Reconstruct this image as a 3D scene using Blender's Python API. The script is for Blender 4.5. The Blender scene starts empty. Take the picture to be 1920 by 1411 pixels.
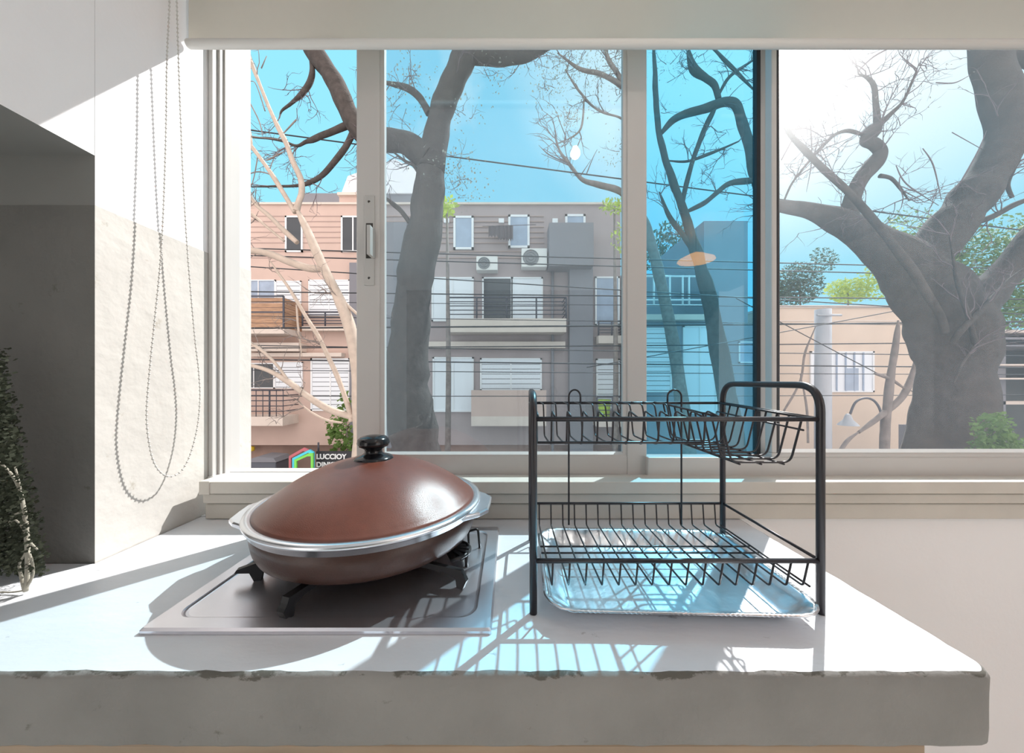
import bpy, bmesh, math, random
from mathutils import Vector, noise, Matrix
random.seed(7)
SC = bpy.context.scene
COL = SC.collection
F = 660.0; CX = 955.0; CY = 713.0; EYE = 1.317          # focal length in pixels, vanishing point, eye height
CT = 0.90                                                # counter top height
WX = -0.948                                              # face of the left wall
NY = 0.8053                                              # where the niche in the left wall ends
FY = 1.0793                                              # inner face of the window wall
SUN = Vector((0.725, 0.795, 1.12)).normalized()

def P(x, y, Y):
    return Vector(((x - CX) * Y / F, Y, EYE - (y - CY) * Y / F))
def PX(x, Y): return (x - CX) * Y / F
def PZ(y, Y): return EYE - (y - CY) * Y / F
def G(x, y, z=CT):
    Y = (EYE - z) * F / (y - CY)
    return Vector(((x - CX) * Y / F, Y, z))

# ------------------------------------------------------------------ materials
def mat(name, col, rough=0.6, metal=0.0, var=0.0, scale=6.0, bump=0.0, bscale=None, emit=0.0, spec=0.5, trans=0.0, stretch=None, detail=5.0,
        spots=None, coat=0.0):
    m = bpy.data.materials.new(name); m.use_nodes = True
    nt = m.node_tree; N = nt.nodes; L = nt.links
    b = N['Principled BSDF']
    b.inputs['Base Color'].default_value = (*col, 1)
    b.inputs['Roughness'].default_value = rough
    b.inputs['Metallic'].default_value = metal
    b.inputs['Specular IOR Level'].default_value = spec
    if coat: b.inputs['Coat Weight'].default_value = coat
    if emit:
        b.inputs['Emission Color'].default_value = (*col, 1); b.inputs['Emission Strength'].default_value = emit
    if var or bump or spots:
        tc = N.new('ShaderNodeTexCoord'); mp = N.new('ShaderNodeMapping')
        if stretch: mp.inputs['Scale'].default_value = stretch
        L.new(tc.outputs['Object'], mp.inputs['Vector'])
        src = None
        if var:
            n = N.new('ShaderNodeTexNoise'); n.inputs['Scale'].default_value = scale; n.inputs['Detail'].default_value = detail
            L.new(mp.outputs['Vector'], n.inputs['Vector'])
            mr = N.new('ShaderNodeMapRange'); mr.inputs['From Min'].default_value = 0.25; mr.inputs['From Max'].default_value = 0.75
            mr.inputs['To Min'].default_value = 1 - var; mr.inputs['To Max'].default_value = 1 + var
            L.new(n.outputs['Fac'], mr.inputs['Value'])
            mx = N.new('ShaderNodeVectorMath'); mx.operation = 'SCALE'; mx.inputs[0].default_value = col
            L.new(mr.outputs['Result'], mx.inputs['Scale'])
            src = mx.outputs['Vector']
        if spots:                                         # (colour, scale, threshold, softness)
            sc, ss, st, sf = spots
            n2 = N.new('ShaderNodeTexNoise'); n2.inputs['Scale'].default_value = ss; n2.inputs['Detail'].default_value = 8; n2.inputs['Roughness'].default_value = 0.65
            L.new(mp.outputs['Vector'], n2.inputs['Vector'])
            m2 = N.new('ShaderNodeMapRange'); m2.inputs['From Min'].default_value = st; m2.inputs['From Max'].default_value = st + sf
            L.new(n2.outputs['Fac'], m2.inputs['Value'])
            mixc = N.new('ShaderNodeMix'); mixc.data_type = 'RGBA'
            L.new(m2.outputs['Result'], mixc.inputs['Factor'])
            if src: L.new(src, mixc.inputs['A'])
            else: mixc.inputs['A'].default_value = (*col, 1)
            mixc.inputs['B'].default_value = (*sc, 1)
            src = mixc.outputs['Result']
        if src: L.new(src, b.inputs['Base Color'])
        if bump:
            n3 = N.new('ShaderNodeTexNoise'); n3.inputs['Scale'].default_value = bscale or scale * 6; n3.inputs['Detail'].default_value = 6
            L.new(mp.outputs['Vector'], n3.inputs['Vector'])
            bp = N.new('ShaderNodeBump'); bp.inputs['Strength'].default_value = bump; bp.inputs['Distance'].default_value = 0.01
            L.new(n3.outputs['Fac'], bp.inputs['Height']); L.new(bp.outputs['Normal'], b.inputs['Normal'])
    if trans:                                             # thin cloth or leaf that lets light through
        t = N.new('ShaderNodeBsdfTranslucent'); t.inputs['Color'].default_value = (*col, 1)
        mix = N.new('ShaderNodeMixShader'); mix.inputs[0].default_value = trans
        out = N['Material Output']
        L.new(b.outputs[0], mix.inputs[1]); L.new(t.outputs[0], mix.inputs[2]); L.new(mix.outputs[0], out.inputs['Surface'])
    return m

def glass(name, tint, dust=0.0, dustcol=(0.9, 0.92, 1.0), refl=0.045, hazerough=0.0, hazefac=0.0):
    m = bpy.data.materials.new(name); m.use_nodes = True
    nt = m.node_tree; N = nt.nodes; L = nt.links
    N.remove(N['Principled BSDF']); out = N['Material Output']
    tr = N.new('ShaderNodeBsdfTransparent'); tr.inputs['Color'].default_value = (*tint, 1)
    gl = N.new('ShaderNodeBsdfGlossy'); gl.inputs['Roughness'].default_value = 0.0
    lw = N.new('ShaderNodeLayerWeight'); lw.inputs['Blend'].default_value = 0.5
    pw = N.new('ShaderNodeMath'); pw.operation = 'POWER'; pw.inputs[1].default_value = 5.0
    L.new(lw.outputs['Facing'], pw.inputs[0])
    ma = N.new('ShaderNodeMath'); ma.operation = 'MULTIPLY_ADD'; ma.inputs[1].default_value = 0.5; ma.inputs[2].default_value = refl
    L.new(pw.outputs[0], ma.inputs[0])
    mx = N.new('ShaderNodeMixShader')
    L.new(ma.outputs[0], mx.inputs[0]); L.new(tr.outputs[0], mx.inputs[1]); L.new(gl.outputs[0], mx.inputs[2])
    last = mx.outputs[0]
    if dust:
        d = N.new('ShaderNodeBsdfTranslucent'); d.inputs['Color'].default_value = (*dustcol, 1)
        tc = N.new('ShaderNodeTexCoord'); n = N.new('ShaderNodeTexNoise'); n.inputs['Scale'].default_value = 3.0; n.inputs['Detail'].default_value = 4
        L.new(tc.outputs['Object'], n.inputs['Vector'])
        mr = N.new('ShaderNodeMapRange'); mr.inputs['From Min'].default_value = 0.3; mr.inputs['From Max'].default_value = 0.7
        mr.inputs['To Min'].default_value = dust * 0.6; mr.inputs['To Max'].default_value = dust * 1.4
        L.new(n.outputs['Fac'], mr.inputs['Value'])
        m2 = N.new('ShaderNodeMixShader'); L.new(mr.outputs['Result'], m2.inputs[0]); L.new(last, m2.inputs[1]); L.new(d.outputs[0], m2.inputs[2])
        last = m2.outputs[0]
    if hazefac:                                           # fine dirt film that scatters light forward
        r = N.new('ShaderNodeBsdfRefraction'); r.inputs['IOR'].default_value = 1.25; r.inputs['Roughness'].default_value = hazerough
        m3 = N.new('ShaderNodeMixShader'); m3.inputs[0].default_value = hazefac
        L.new(last, m3.inputs[1]); L.new(r.outputs[0], m3.inputs[2]); last = m3.outputs[0]
    L.new(last, out.inputs['Surface'])
    return m

M = {}
M['plaster_white'] = mat('white_wall_paint', (0.88, 0.87, 0.88), 0.75, var=0.03, scale=3, bump=0.08, bscale=60)
M['cement_pale'] = mat('pale_cement_render', (0.55, 0.53, 0.50), 0.8, var=0.10, scale=5, bump=0.25, bscale=30, spots=((0.42, 0.39, 0.34), 14, 0.64, 0.05))
M['cement_shade'] = mat('reveal_shaded_cement', (0.17, 0.167, 0.157), 0.9, var=0.10, scale=7, bump=0.3, bscale=45, spots=((0.13, 0.13, 0.11), 18, 0.66, 0.05))  # the pier's cement, darkened in colour to hold the reveal's shade
M['wall_grey'] = mat('reveal_shade_grey', (0.24, 0.24, 0.23), 0.85, var=0.04, scale=4, bump=0.1)  # reveal and soffit shade put into this grey; also on the back wall
M['counter_top'] = mat('white_counter_paint', (0.70, 0.72, 0.76), 0.38, var=0.07, scale=4.5, bump=0.12, bscale=22, spots=((0.36, 0.37, 0.39), 12, 0.665, 0.05), stretch=(1, 2.2, 1))
M['counter_front'] = mat('bare_cement_edge', (0.255, 0.25, 0.238), 0.85, var=0.20, scale=5, bump=0.35, bscale=40, spots=((0.14, 0.135, 0.12), 24, 0.635, 0.09))
def chips(m, zt):
    nt = m.node_tree; N = nt.nodes; L = nt.links; b = N['Principled BSDF']
    tc = N.new('ShaderNodeTexCoord'); sp = N.new('ShaderNodeSeparateXYZ'); L.new(tc.outputs['Object'], sp.inputs[0])
    mp = N.new('ShaderNodeMapping'); mp.inputs['Scale'].default_value = (1, 1, 2.6); L.new(tc.outputs['Object'], mp.inputs['Vector'])
    n = N.new('ShaderNodeTexNoise'); n.inputs['Scale'].default_value = 11; n.inputs['Detail'].default_value = 9; n.inputs['Roughness'].default_value = .7; L.new(mp.outputs['Vector'], n.inputs['Vector'])
    e = N.new('ShaderNodeMapRange'); e.inputs[1].default_value = zt - .020; e.inputs[2].default_value = zt; e.inputs[3].default_value = -.22; e.inputs[4].default_value = .10; L.new(sp.outputs['Z'], e.inputs[0])
    a = N.new('ShaderNodeMath'); a.operation = 'ADD'; L.new(n.outputs['Fac'], a.inputs[0]); L.new(e.outputs[0], a.inputs[1])
    r = N.new('ShaderNodeMapRange'); r.inputs[1].default_value = .585; r.inputs[2].default_value = .63; L.new(a.outputs[0], r.inputs[0])
    old = b.inputs['Base Color'].links[0].from_socket
    x = N.new('ShaderNodeMix'); x.data_type = 'RGBA'; L.new(r.outputs[0], x.inputs['Factor']); L.new(old, x.inputs['A']); x.inputs['B'].default_value = (.12, .115, .10, 1)
    L.new(x.outputs['Result'], b.inputs['Base Color'])
chips(M['counter_front'], .106)
M['trim_cream'] = mat('cream_window_sill_paint', (0.60, 0.565, 0.51), 0.55, var=0.07, scale=7, bump=0.1)
M['frame_white'] = mat('white_aluminium_frame', (0.55, 0.535, 0.52), 0.35, var=0.02, scale=5)
M['gasket'] = mat('black_rubber_gasket', (0.03, 0.03, 0.035), 0.6)
M['hardware'] = mat('brushed_lock_metal', (0.55, 0.54, 0.52), 0.4, metal=0.6)
M['dark_hole'] = mat('dark_recess', (0.05, 0.045, 0.04), 0.8)
M['blind'] = mat('grey_blind_fabric', (0.86, 0.83, 0.77), 0.85, var=0.02, scale=40, trans=0.66)
M['blind_bar'] = mat('blind_bottom_bar', (0.70, 0.69, 0.66), 0.5)
M['bead'] = mat('plastic_bead_chain', (0.58, 0.56, 0.53), 0.4)
M['steel'] = mat('stainless_hob_steel', (0.76, 0.75, 0.80), 0.30, metal=0.92, var=0.05, scale=8, bump=0.02, bscale=14)
M['iron'] = mat('black_enamel_iron', (0.012, 0.012, 0.014), 0.42)
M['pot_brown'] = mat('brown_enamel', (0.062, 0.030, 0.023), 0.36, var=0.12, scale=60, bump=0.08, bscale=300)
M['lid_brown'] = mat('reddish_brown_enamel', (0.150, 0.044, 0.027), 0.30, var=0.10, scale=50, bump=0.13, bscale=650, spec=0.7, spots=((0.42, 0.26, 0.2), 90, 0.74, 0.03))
M['alu'] = mat('polished_aluminium', (0.80, 0.82, 0.86), 0.27, metal=1.0, var=0.03, scale=12)
M['bakelite'] = mat('black_bakelite', (0.008, 0.008, 0.010), 0.16)
M['wire'] = mat('black_coated_wire', (0.024, 0.022, 0.027), 0.36)
M['foil'] = mat('crinkled_foil', (0.86, 0.88, 0.92), 0.28, metal=1.0, bump=0.16, bscale=26, var=0.02)
M['dry_stem'] = mat('dry_pale_stem', (0.36, 0.34, 0.28), 0.8, var=0.2, scale=30)
M['dry_leaf'] = mat('dry_green_leaf', (0.035, 0.042, 0.024), 0.8, var=0.35, scale=12, trans=0.2)
M['wood'] = mat('varnished_cabinet_wood', (0.34, 0.25, 0.17), 0.5, var=0.2, scale=5, stretch=(1, 1, 8))
M['floor'] = mat('pale_floor_tile', (0.88, 0.85, 0.80), 0.5, var=0.04, scale=4)
M['lampshade'] = mat('glowing_orange_lampshade', (1.0, 0.36, 0.07), 0.5, emit=9.0)
M['bulb'] = mat('lit_bulb', (1.0, 0.93, 0.82), 0.5, emit=90.0)
M['glass_sash'] = glass('bluish_sash_glass', (0.83, 0.93, 0.97), dust=0.02, refl=0.10)
M['glass_tint'] = glass('blue_tinted_double_glass', (0.50, 0.83, 0.955), dust=0.03, refl=0.045, dustcol=(0.5, 0.85, 1.0))
M['glass_dusty'] = glass('dusty_clear_glass', (0.97, 0.98, 0.99), dust=0.020, refl=0.010, dustcol=(0.60, 0.80, 1.0), hazerough=0.8, hazefac=0.085)
# outdoors
M['facade'] = mat('pink_facade_render', (0.565, 0.415, 0.362), 0.9, var=0.07, scale=1.2)
M['facade_pane_dark'] = mat('mauve_pane_darkened_render', (0.375, 0.305, 0.305), 0.9, var=0.10, scale=1.0)  # the sash pane's darkening of the facade put into this colour
M['facade_line'] = mat('pink_facade_course', (0.41, 0.30, 0.27), 0.9)
M['facade_grey'] = mat('grey_bay_render', (0.22, 0.215, 0.24), 0.9, var=0.06, scale=1.5)
M['facade_cream'] = mat('cream_house_render', (0.66, 0.52, 0.42), 0.9, var=0.06, scale=1.4)
M['facade_white'] = mat('white_roof_house', (0.72, 0.70, 0.74), 0.9, var=0.05, scale=2)
M['facade_dark'] = mat('dark_brick_red', (0.33, 0.22, 0.185), 0.9, var=0.1, scale=3)  # darker red for the recessed ground floor
M['facade_blue'] = mat('slate_tower_render', (0.24, 0.27, 0.32), 0.9, var=0.05, scale=2)
M['shutter'] = mat('white_roller_shutter', (0.78, 0.80, 0.85), 0.6)
M['pane_dark'] = mat('dark_window_pane', (0.05, 0.055, 0.065), 0.12)
M['pane_blue'] = mat('curtained_blue_pane', (0.33, 0.40, 0.52), 0.25, var=0.15, scale=3)
M['win_white'] = mat('white_window_paint', (0.78, 0.78, 0.80), 0.6)
M['rail_dark'] = mat('dark_iron_railing', (0.07, 0.07, 0.09), 0.6)
M['crate'] = mat('weathered_brown_board', (0.42, 0.25, 0.16), 0.85, var=0.3, scale=3, stretch=(1, 1, 6))
M['slab'] = mat('pale_balcony_slab', (0.66, 0.56, 0.50), 0.9, var=0.06, scale=3)
M['ac'] = mat('off_white_ac_case', (0.74, 0.72, 0.70), 0.6)
M['grille'] = mat('grey_fan_grille', (0.22, 0.22, 0.23), 0.6)
M['laundry'] = mat('dark_hanging_cloth', (0.13, 0.11, 0.12), 0.9)
M['bark_dark'] = mat('dark_rough_bark', (0.062, 0.050, 0.046), 0.95, var=0.35, scale=9, bump=0.8, bscale=25)
M['bark_mid'] = mat('grey_brown_bark', (0.22, 0.18, 0.165), 0.95, var=0.3, scale=9, bump=0.6, bscale=30)
M['bark_pale'] = mat('pale_smooth_bark', (0.45, 0.36, 0.30), 0.85, var=0.14, scale=10, bump=0.2)
M['twig'] = mat('mauve_grey_twig', (0.15, 0.115, 0.125), 0.9)
M['leaf_pale'] = mat('pale_feathery_leaf', (0.36, 0.37, 0.31), 0.8, var=0.3, scale=5, trans=0.45)
M['leaf_lime'] = mat('lime_green_leaf', (0.52, 0.62, 0.10), 0.7, var=0.25, scale=6, trans=0.5)
M['leaf_green'] = mat('fresh_green_leaf', (0.16, 0.26, 0.07), 0.6, var=0.35, scale=5, trans=0.4)
M['leaf_deep'] = mat('deep_green_leaf', (0.05, 0.12, 0.07), 0.6, var=0.35, scale=3, trans=0.35)
M['cable'] = mat('black_overhead_cable', (0.03, 0.03, 0.035), 0.7)
M['pole'] = mat('grey_steel_pole', (0.45, 0.46, 0.50), 0.6, var=0.05)
M['asphalt'] = mat('grey_street_asphalt', (0.20, 0.20, 0.21), 0.9, var=0.1, scale=1.5)
M['pavement'] = mat('pale_pavement_tile', (0.45, 0.43, 0.40), 0.9, var=0.1, scale=2)
M['car_grey'] = mat('dark_grey_bodywork', (0.10, 0.105, 0.13), 0.35)
M['sign_red'] = mat('red_sign_layer', (0.55, 0.14, 0.16), 0.6)
M['sign_cyan'] = mat('cyan_sign_layer', (0.08, 0.60, 0.80), 0.5)
M['sign_green'] = mat('green_sign_layer', (0.22, 0.70, 0.10), 0.5)
M['sign_white'] = mat('white_sign_letter', (0.85, 0.85, 0.85), 0.6)
M['sign_black'] = mat('black_sign_board', (0.03, 0.03, 0.035), 0.6)
M['yellow'] = mat('yellow_lamp_cap', (0.85, 0.60, 0.05), 0.5)
M['lime_bin'] = mat('lime_plastic', (0.50, 0.72, 0.04), 0.5)
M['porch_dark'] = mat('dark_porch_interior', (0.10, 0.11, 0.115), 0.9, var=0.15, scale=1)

# ------------------------------------------------------------------ mesh builder
def wloc(o):
    v = Vector((0, 0, 0))
    while o is not None: v += Vector(o.location); o = o.parent
    return v
class MB:
    def __init__(s): s.v = []; s.f = []; s.sm = []; s.mi = []
    def add(s, vs, fs, smooth=False, mi=0):
        b = len(s.v); s.v += [Vector(v) for v in vs]
        for f in fs: s.f.append([b + i for i in f]); s.sm.append(smooth); s.mi.append(mi)
        return s
    def box(s, x0, x1, y0, y1, z0, z1, mi=0):
        return s.add([(x0,y0,z0),(x1,y0,z0),(x1,y1,z0),(x0,y1,z0),(x0,y0,z1),(x1,y0,z1),(x1,y1,z1),(x0,y1,z1)],
                     [(0,3,2,1),(4,5,6,7),(0,1,5,4),(1,2,6,5),(2,3,7,6),(3,0,4,7)], False, mi)
    def bbox(s, x0, x1, y0, y1, z0, z1, bv=0.003, mi=0):   # box with bevelled edges
        bm = bmesh.new(); bmesh.ops.create_cube(bm, size=1)
        for v in bm.verts: v.co = Vector((x0 + (v.co.x + .5) * (x1 - x0), y0 + (v.co.y + .5) * (y1 - y0), z0 + (v.co.z + .5) * (z1 - z0)))
        bv = min(bv, abs(x1-x0)*.45, abs(y1-y0)*.45, abs(z1-z0)*.45)
        bmesh.ops.bevel(bm, geom=bm.edges[:], offset=bv, segments=2, affect='EDGES', profile=0.5)
        bm.verts.index_update()
        s.add([v.co.copy() for v in bm.verts], [[v.index for v in f.verts] for f in bm.faces], False, mi); bm.free(); return s
    def pbox(s, x0, y0, x1, y1, Ya, Yb, bv=0.0, mi=0):     # front rectangle seen at pixels x0..x1, y0..y1 at depth Ya, reaching back to Yb
        a = P(x0, y0, Ya); b = P(x1, y1, Ya)
        if bv: return s.bbox(a.x, b.x, Ya, Yb, b.z, a.z, bv, mi)
        return s.box(a.x, b.x, Ya, Yb, b.z, a.z, mi)
    def ring_loft(s, rings, closed=True, cap0=False, cap1=False, smooth=True, mi=0):
        n = len(rings[0]); b = len(s.v)
        for r in rings: s.v += [Vector(p) for p in r]
        for i in range(len(rings) - 1):
            for j in range(n if closed else n - 1):
                k = (j + 1) % n
                s.f.append([b+i*n+j, b+i*n+k, b+(i+1)*n+k, b+(i+1)*n+j]); s.sm.append(smooth); s.mi.append(mi)
        if cap0: s.f.append([b + j for j in range(n)][::-1]); s.sm.append(False); s.mi.append(mi)
        if cap1: s.f.append([b + (len(rings)-1)*n + j for j in range(n)]); s.sm.append(False); s.mi.append(mi)
        return s
    def tube(s, pts, r, n=6, cap=True, mi=0):
        pts = [Vector(p) for p in pts]
        if len(pts) < 2: return s
        rs = r if isinstance(r, (list, tuple)) else [r] * len(pts)
        up = None; rings = []
        for i, p in enumerate(pts):
            t = (pts[min(i+1, len(pts)-1)] - pts[max(i-1, 0)])
            if t.length < 1e-9: t = Vector((0, 0, 1))
            t.normalize()
            if up is None:
                a = Vector((0, 0, 1)) if abs(t.z) < 0.9 else Vector((1, 0, 0))
                up = (a - t * a.dot(t)).normalized()
            else:
                up = up - t * up.dot(t)
                up = up.normalized() if up.length > 1e-6 else t.orthogonal().normalized()
            w = t.cross(up)
            rings.append([p + (up * math.cos(2*math.pi*k/n) + w * math.sin(2*math.pi*k/n)) * rs[i] for k in range(n)])
        return s.ring_loft(rings, True, cap, cap, True, mi)
    def lathe(s, prof, c, n=64, mi=0, sx=1.0, sy=1.0, cap0=False, cap1=False):
        rings = [[Vector((c[0] + sx*r*math.cos(2*math.pi*k/n), c[1] + sy*r*math.sin(2*math.pi*k/n), c[2] + z)) for k in range(n)] for r, z in prof]
        return s.ring_loft(rings, True, cap0, cap1, True, mi)
    def prism(s, poly, y0, y1, mi=0):                      # XZ polygon extruded along Y
        n = len(poly)
        vs = [(x, y0, z) for x, z in poly] + [(x, y1, z) for x, z in poly]
        return s.add(vs, [list(range(n)), list(range(n, 2*n))[::-1]] + [(i, i+n, (i+1) % n + n, (i+1) % n) for i in range(n)], False, mi)
    def leaf(s, p, size, mi=0, flat=0.0):
        d = Vector((random.gauss(0,1), random.gauss(0,1), random.gauss(0,1))).normalized()
        e = d.orthogonal().normalized() * size * 0.42; d = d * size; p = Vector(p)
        return s.add([p, p + d*.5 + e, p + d, p + d*.5 - e], [(0,1,2,3)], False, mi)
    def build(s, name, m, parent=None, at=None, recalc=False):
        me = bpy.data.meshes.new(name)
        if at is None:
            if parent is not None: at = wloc(parent)
            elif s.v:
                lo = Vector([min(v[i] for v in s.v) for i in range(3)]); hi = Vector([max(v[i] for v in s.v) for i in range(3)])
                at = Vector(((lo.x+hi.x)/2, (lo.y+hi.y)/2, lo.z))
        at = Vector(at)
        me.from_pydata([tuple(v - at) for v in s.v], [], s.f)
        for mm in (m if isinstance(m, (list, tuple)) else [m]): me.materials.append(mm)
        me.polygons.foreach_set('use_smooth', s.sm); me.polygons.foreach_set('material_index', s.mi)
        if recalc:
            bm = bmesh.new(); bm.from_mesh(me); bmesh.ops.recalc_face_normals(bm, faces=bm.faces[:]); bm.to_mesh(me); bm.free()
        me.update()
        o = bpy.data.objects.new(name, me); COL.objects.link(o)
        if parent is not None: o.parent = parent; o.location = at - wloc(parent)
        else: o.location = at
        return o
def tag(o, label=None, cat=None, group=None, kind=None):
    if label: o['label'] = label
    if cat: o['category'] = cat
    if group: o['group'] = group
    if kind: o['kind'] = kind
    return o
def empty(name, loc, label=None, cat=None, group=None, kind=None):
    o = bpy.data.objects.new(name, None); o.empty_display_size = 0.1; o.location = loc; COL.objects.link(o)
    return tag(o, label, cat, group, kind)
def struct(o): o['kind'] = 'structure'; return o
def rounded(pts, r, k=5):
    pts = [Vector(p) for p in pts]; out = [pts[0]]
    for i in range(1, len(pts)-1):
        a = pts[i-1] - pts[i]; b = pts[i+1] - pts[i]
        q = min(r, a.length*.49, b.length*.49)
        p0 = pts[i] + a.normalized()*q; p1 = pts[i] + b.normalized()*q
        for j in range(k+1):
            t = j/k; out.append((1-t)**2*p0 + 2*t*(1-t)*pts[i] + t*t*p1)
    out.append(pts[-1]); return out
def spline(pts, k=5):                                      # Catmull-Rom through points of any dimension
    pts = [Vector(p) for p in pts]; n = len(pts)
    if n < 3: return pts
    out = []
    for i in range(n-1):
        p0 = pts[max(i-1,0)]; p1 = pts[i]; p2 = pts[i+1]; p3 = pts[min(i+2,n-1)]
        for j in range(k):
            t = j/k
            out.append(.5*((2*p1) + (p2-p0)*t + (2*p0-5*p1+4*p2-p3)*t*t + (3*p1-p0-3*p2+p3)*t**3))
    out.append(pts[-1]); return out

# ------------------------------------------------------------------ camera, world, sun
cam = bpy.data.cameras.new('camera'); cam.sensor_width = 36; cam.lens = 36 * F / 1920; cam.clip_start = 0.02; cam.clip_end = 400
cam.shift_x = (960 - CX) / 1920; cam.shift_y = (CY - 705.5) / 1920
co = bpy.data.objects.new('camera', cam); co.location = (0, 0, EYE); co.rotation_euler = (math.pi/2, 0, 0); COL.objects.link(co); SC.camera = co

w = bpy.data.worlds.new('sky'); SC.world = w; w.use_nodes = True
nt = w.node_tree; N = nt.nodes; L = nt.links
bg = N['Background']; tc = N.new('ShaderNodeTexCoord'); sx = N.new('ShaderNodeSeparateXYZ'); L.new(tc.outputs['Generated'], sx.inputs[0])
def mrange(src, a, b, c=0.0, d=1.0):
    m = N.new('ShaderNodeMapRange'); m.inputs[1].default_value = a; m.inputs[2].default_value = b; m.inputs[3].default_value = c; m.inputs[4].default_value = d
    L.new(src, m.inputs[0]); return m.outputs[0]
def cmix(fac, a, b):
    m = N.new('ShaderNodeMix'); m.data_type = 'RGBA'; L.new(fac, m.inputs['Factor'])
    for s_, v in (('A', a), ('B', b)):
        if isinstance(v, tuple): m.inputs[s_].default_value = (*v, 1)
        else: L.new(v, m.inputs[s_])
    return m.outputs['Result']
up = mrange(sx.outputs['Z'], 0.0, 0.8)
blue = cmix(up, (0.36, 0.80, 0.95), (0.28, 0.75, 0.98))
nz = N.new('ShaderNodeTexNoise'); nz.inputs['Scale'].default_value = 2.2; nz.inputs['Detail'].default_value = 6; L.new(tc.outputs['Generated'], nz.inputs['Vector'])
cl = mrange(nz.outputs['Fac'], 0.63, 0.75)
blue = cmix(cl, blue, (1.0, 1.1, 1.15))
dp = N.new('ShaderNodeVectorMath'); dp.operation = 'DOT_PRODUCT'; L.new(tc.outputs['Generated'], dp.inputs[0]); dp.inputs[1].default_value = SUN
blue = cmix(mrange(dp.outputs['Value'], 0.845, 0.99), blue, (1.15, 1.2, 1.2))          # bright aureole round the sun
back = mrange(sx.outputs['Y'], 0.15, -0.35)                # unseen bright white sky added behind the view to light facades and room
sky = cmix(back, blue, (1.80, 1.68, 1.60))
L.new(sky, bg.inputs['Color']); bg.inputs['Strength'].default_value = 1.0
sl = bpy.data.lights.new('sun', 'SUN'); sl.energy = 6.4; sl.angle = math.radians(0.55); sl.color = (1.0, 0.97, 0.93)
so = bpy.data.objects.new('sun', sl); so.rotation_euler = SUN.to_track_quat('Z', 'Y').to_euler(); so.location = (6, 8, 12); COL.objects.link(so)

# ------------------------------------------------------------------ the room
CEIL = 2.72; WT = 1.29
def S(name, mb, m): return struct(mb.build(name, m))
S('floor', MB().box(-1.6, 3.3, -3.2, WT, -0.12, 0.0), M['floor'])
S('ceiling', MB().box(-1.75, 3.45, -3.2, WT, CEIL, CEIL + .12), M['plaster_white'])
zs = PZ(291.5, NY)                                          # soffit of the niche
zl = PZ(385, NY)                                            # the paint line
# left wall: pier beside the window (white above, cement below) and the wall over the niche; unseen gap behind it added to let in fill light
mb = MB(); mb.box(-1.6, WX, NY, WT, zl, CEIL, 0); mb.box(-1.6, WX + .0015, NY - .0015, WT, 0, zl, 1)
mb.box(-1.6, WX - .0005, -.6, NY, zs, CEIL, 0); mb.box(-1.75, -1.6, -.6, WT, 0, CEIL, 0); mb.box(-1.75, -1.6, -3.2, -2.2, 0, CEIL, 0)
wl = mb.build('wall_left', [M['plaster_white'], M['cement_pale'], M['wall_grey'], M['cement_shade']]); struct(wl)
for p in wl.data.polygons:                                  # shade on the pier's room face and soffit put in as darker greys
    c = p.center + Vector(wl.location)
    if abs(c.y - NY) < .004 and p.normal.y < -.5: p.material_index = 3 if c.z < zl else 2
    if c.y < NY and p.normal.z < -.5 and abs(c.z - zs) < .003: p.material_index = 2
S('wall_right', MB().box(3.3, 3.45, -.5, WT, 0, CEIL), M['plaster_white'])  # stops short: unseen gap added behind it for fill light
S('wall_back', MB().box(-1.6, 3.3, -3.35, -3.2, 0, CEIL), M['wall_grey'])
zsill = PZ(967, FY)
XR = 2.05
mb = MB(); mb.box(WX + .002, 3.3, FY, WT, 0, zsill); mb.box(XR, 3.3, FY, WT, zsill, CEIL); mb.box(WX + .002, XR, FY, WT, EYE + 1.36, CEIL)
S('wall_far', mb, M['plaster_white'])

# ------------------------------------------------------------------ window
win = empty('window_1', (0, FY, zsill), kind='structure')
fr = MB(); WH = EYE + 1.33
def post(x0, x1, y0, y1, Ya, Yb): fr.bbox(PX(x0, Ya), PX(x1, Ya), Ya, Yb, PZ(y1, Ya), WH, .002)
fr.bbox(WX + .0025, PX(398, 1.105), 1.105, 1.21, PZ(900, 1.105), WH, .002); fr.bbox(PX(398, 1.105), PX(412, 1.125), 1.125, 1.21, PZ(896, 1.125), WH, .002); fr.bbox(PX(412, 1.125), PX(415, 1.125), 1.140, 1.166, PZ(896, 1.14), WH, .001)
jx = WX + .0025
fr.bbox(jx, XR, 1.10, 1.21, PZ(912, 1.10), PZ(893, 1.10), .003)
fr.bbox(jx + .03, XR, 1.152, 1.157, PZ(893, 1.15), PZ(884, 1.15), .001)
fr.bbox(jx, XR, 1.10, 1.21, WH - .02, WH + .028, .002)
fr.build('outer_frame', M['frame_white'], win)
tr = MB()
tr.bbox(PX(372, 1.03), PX(392, 1.03), 1.03, 1.11, PZ(928, 1.03), PZ(902, 1.03), .003)
tr.bbox(PX(392, 1.033), XR, 1.033, 1.11, PZ(926, 1.033), PZ(903, 1.033), .003)
tr.bbox(PX(380, 1.045), XR, 1.045, 1.078, PZ(944, 1.045), PZ(926, 1.045), .003)
tr.bbox(PX(384, 1.055), XR, 1.055, 1.078, CT + .001, PZ(944, 1.055), .004)
tr.build('sill_trim', M['trim_cream'], win)
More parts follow.
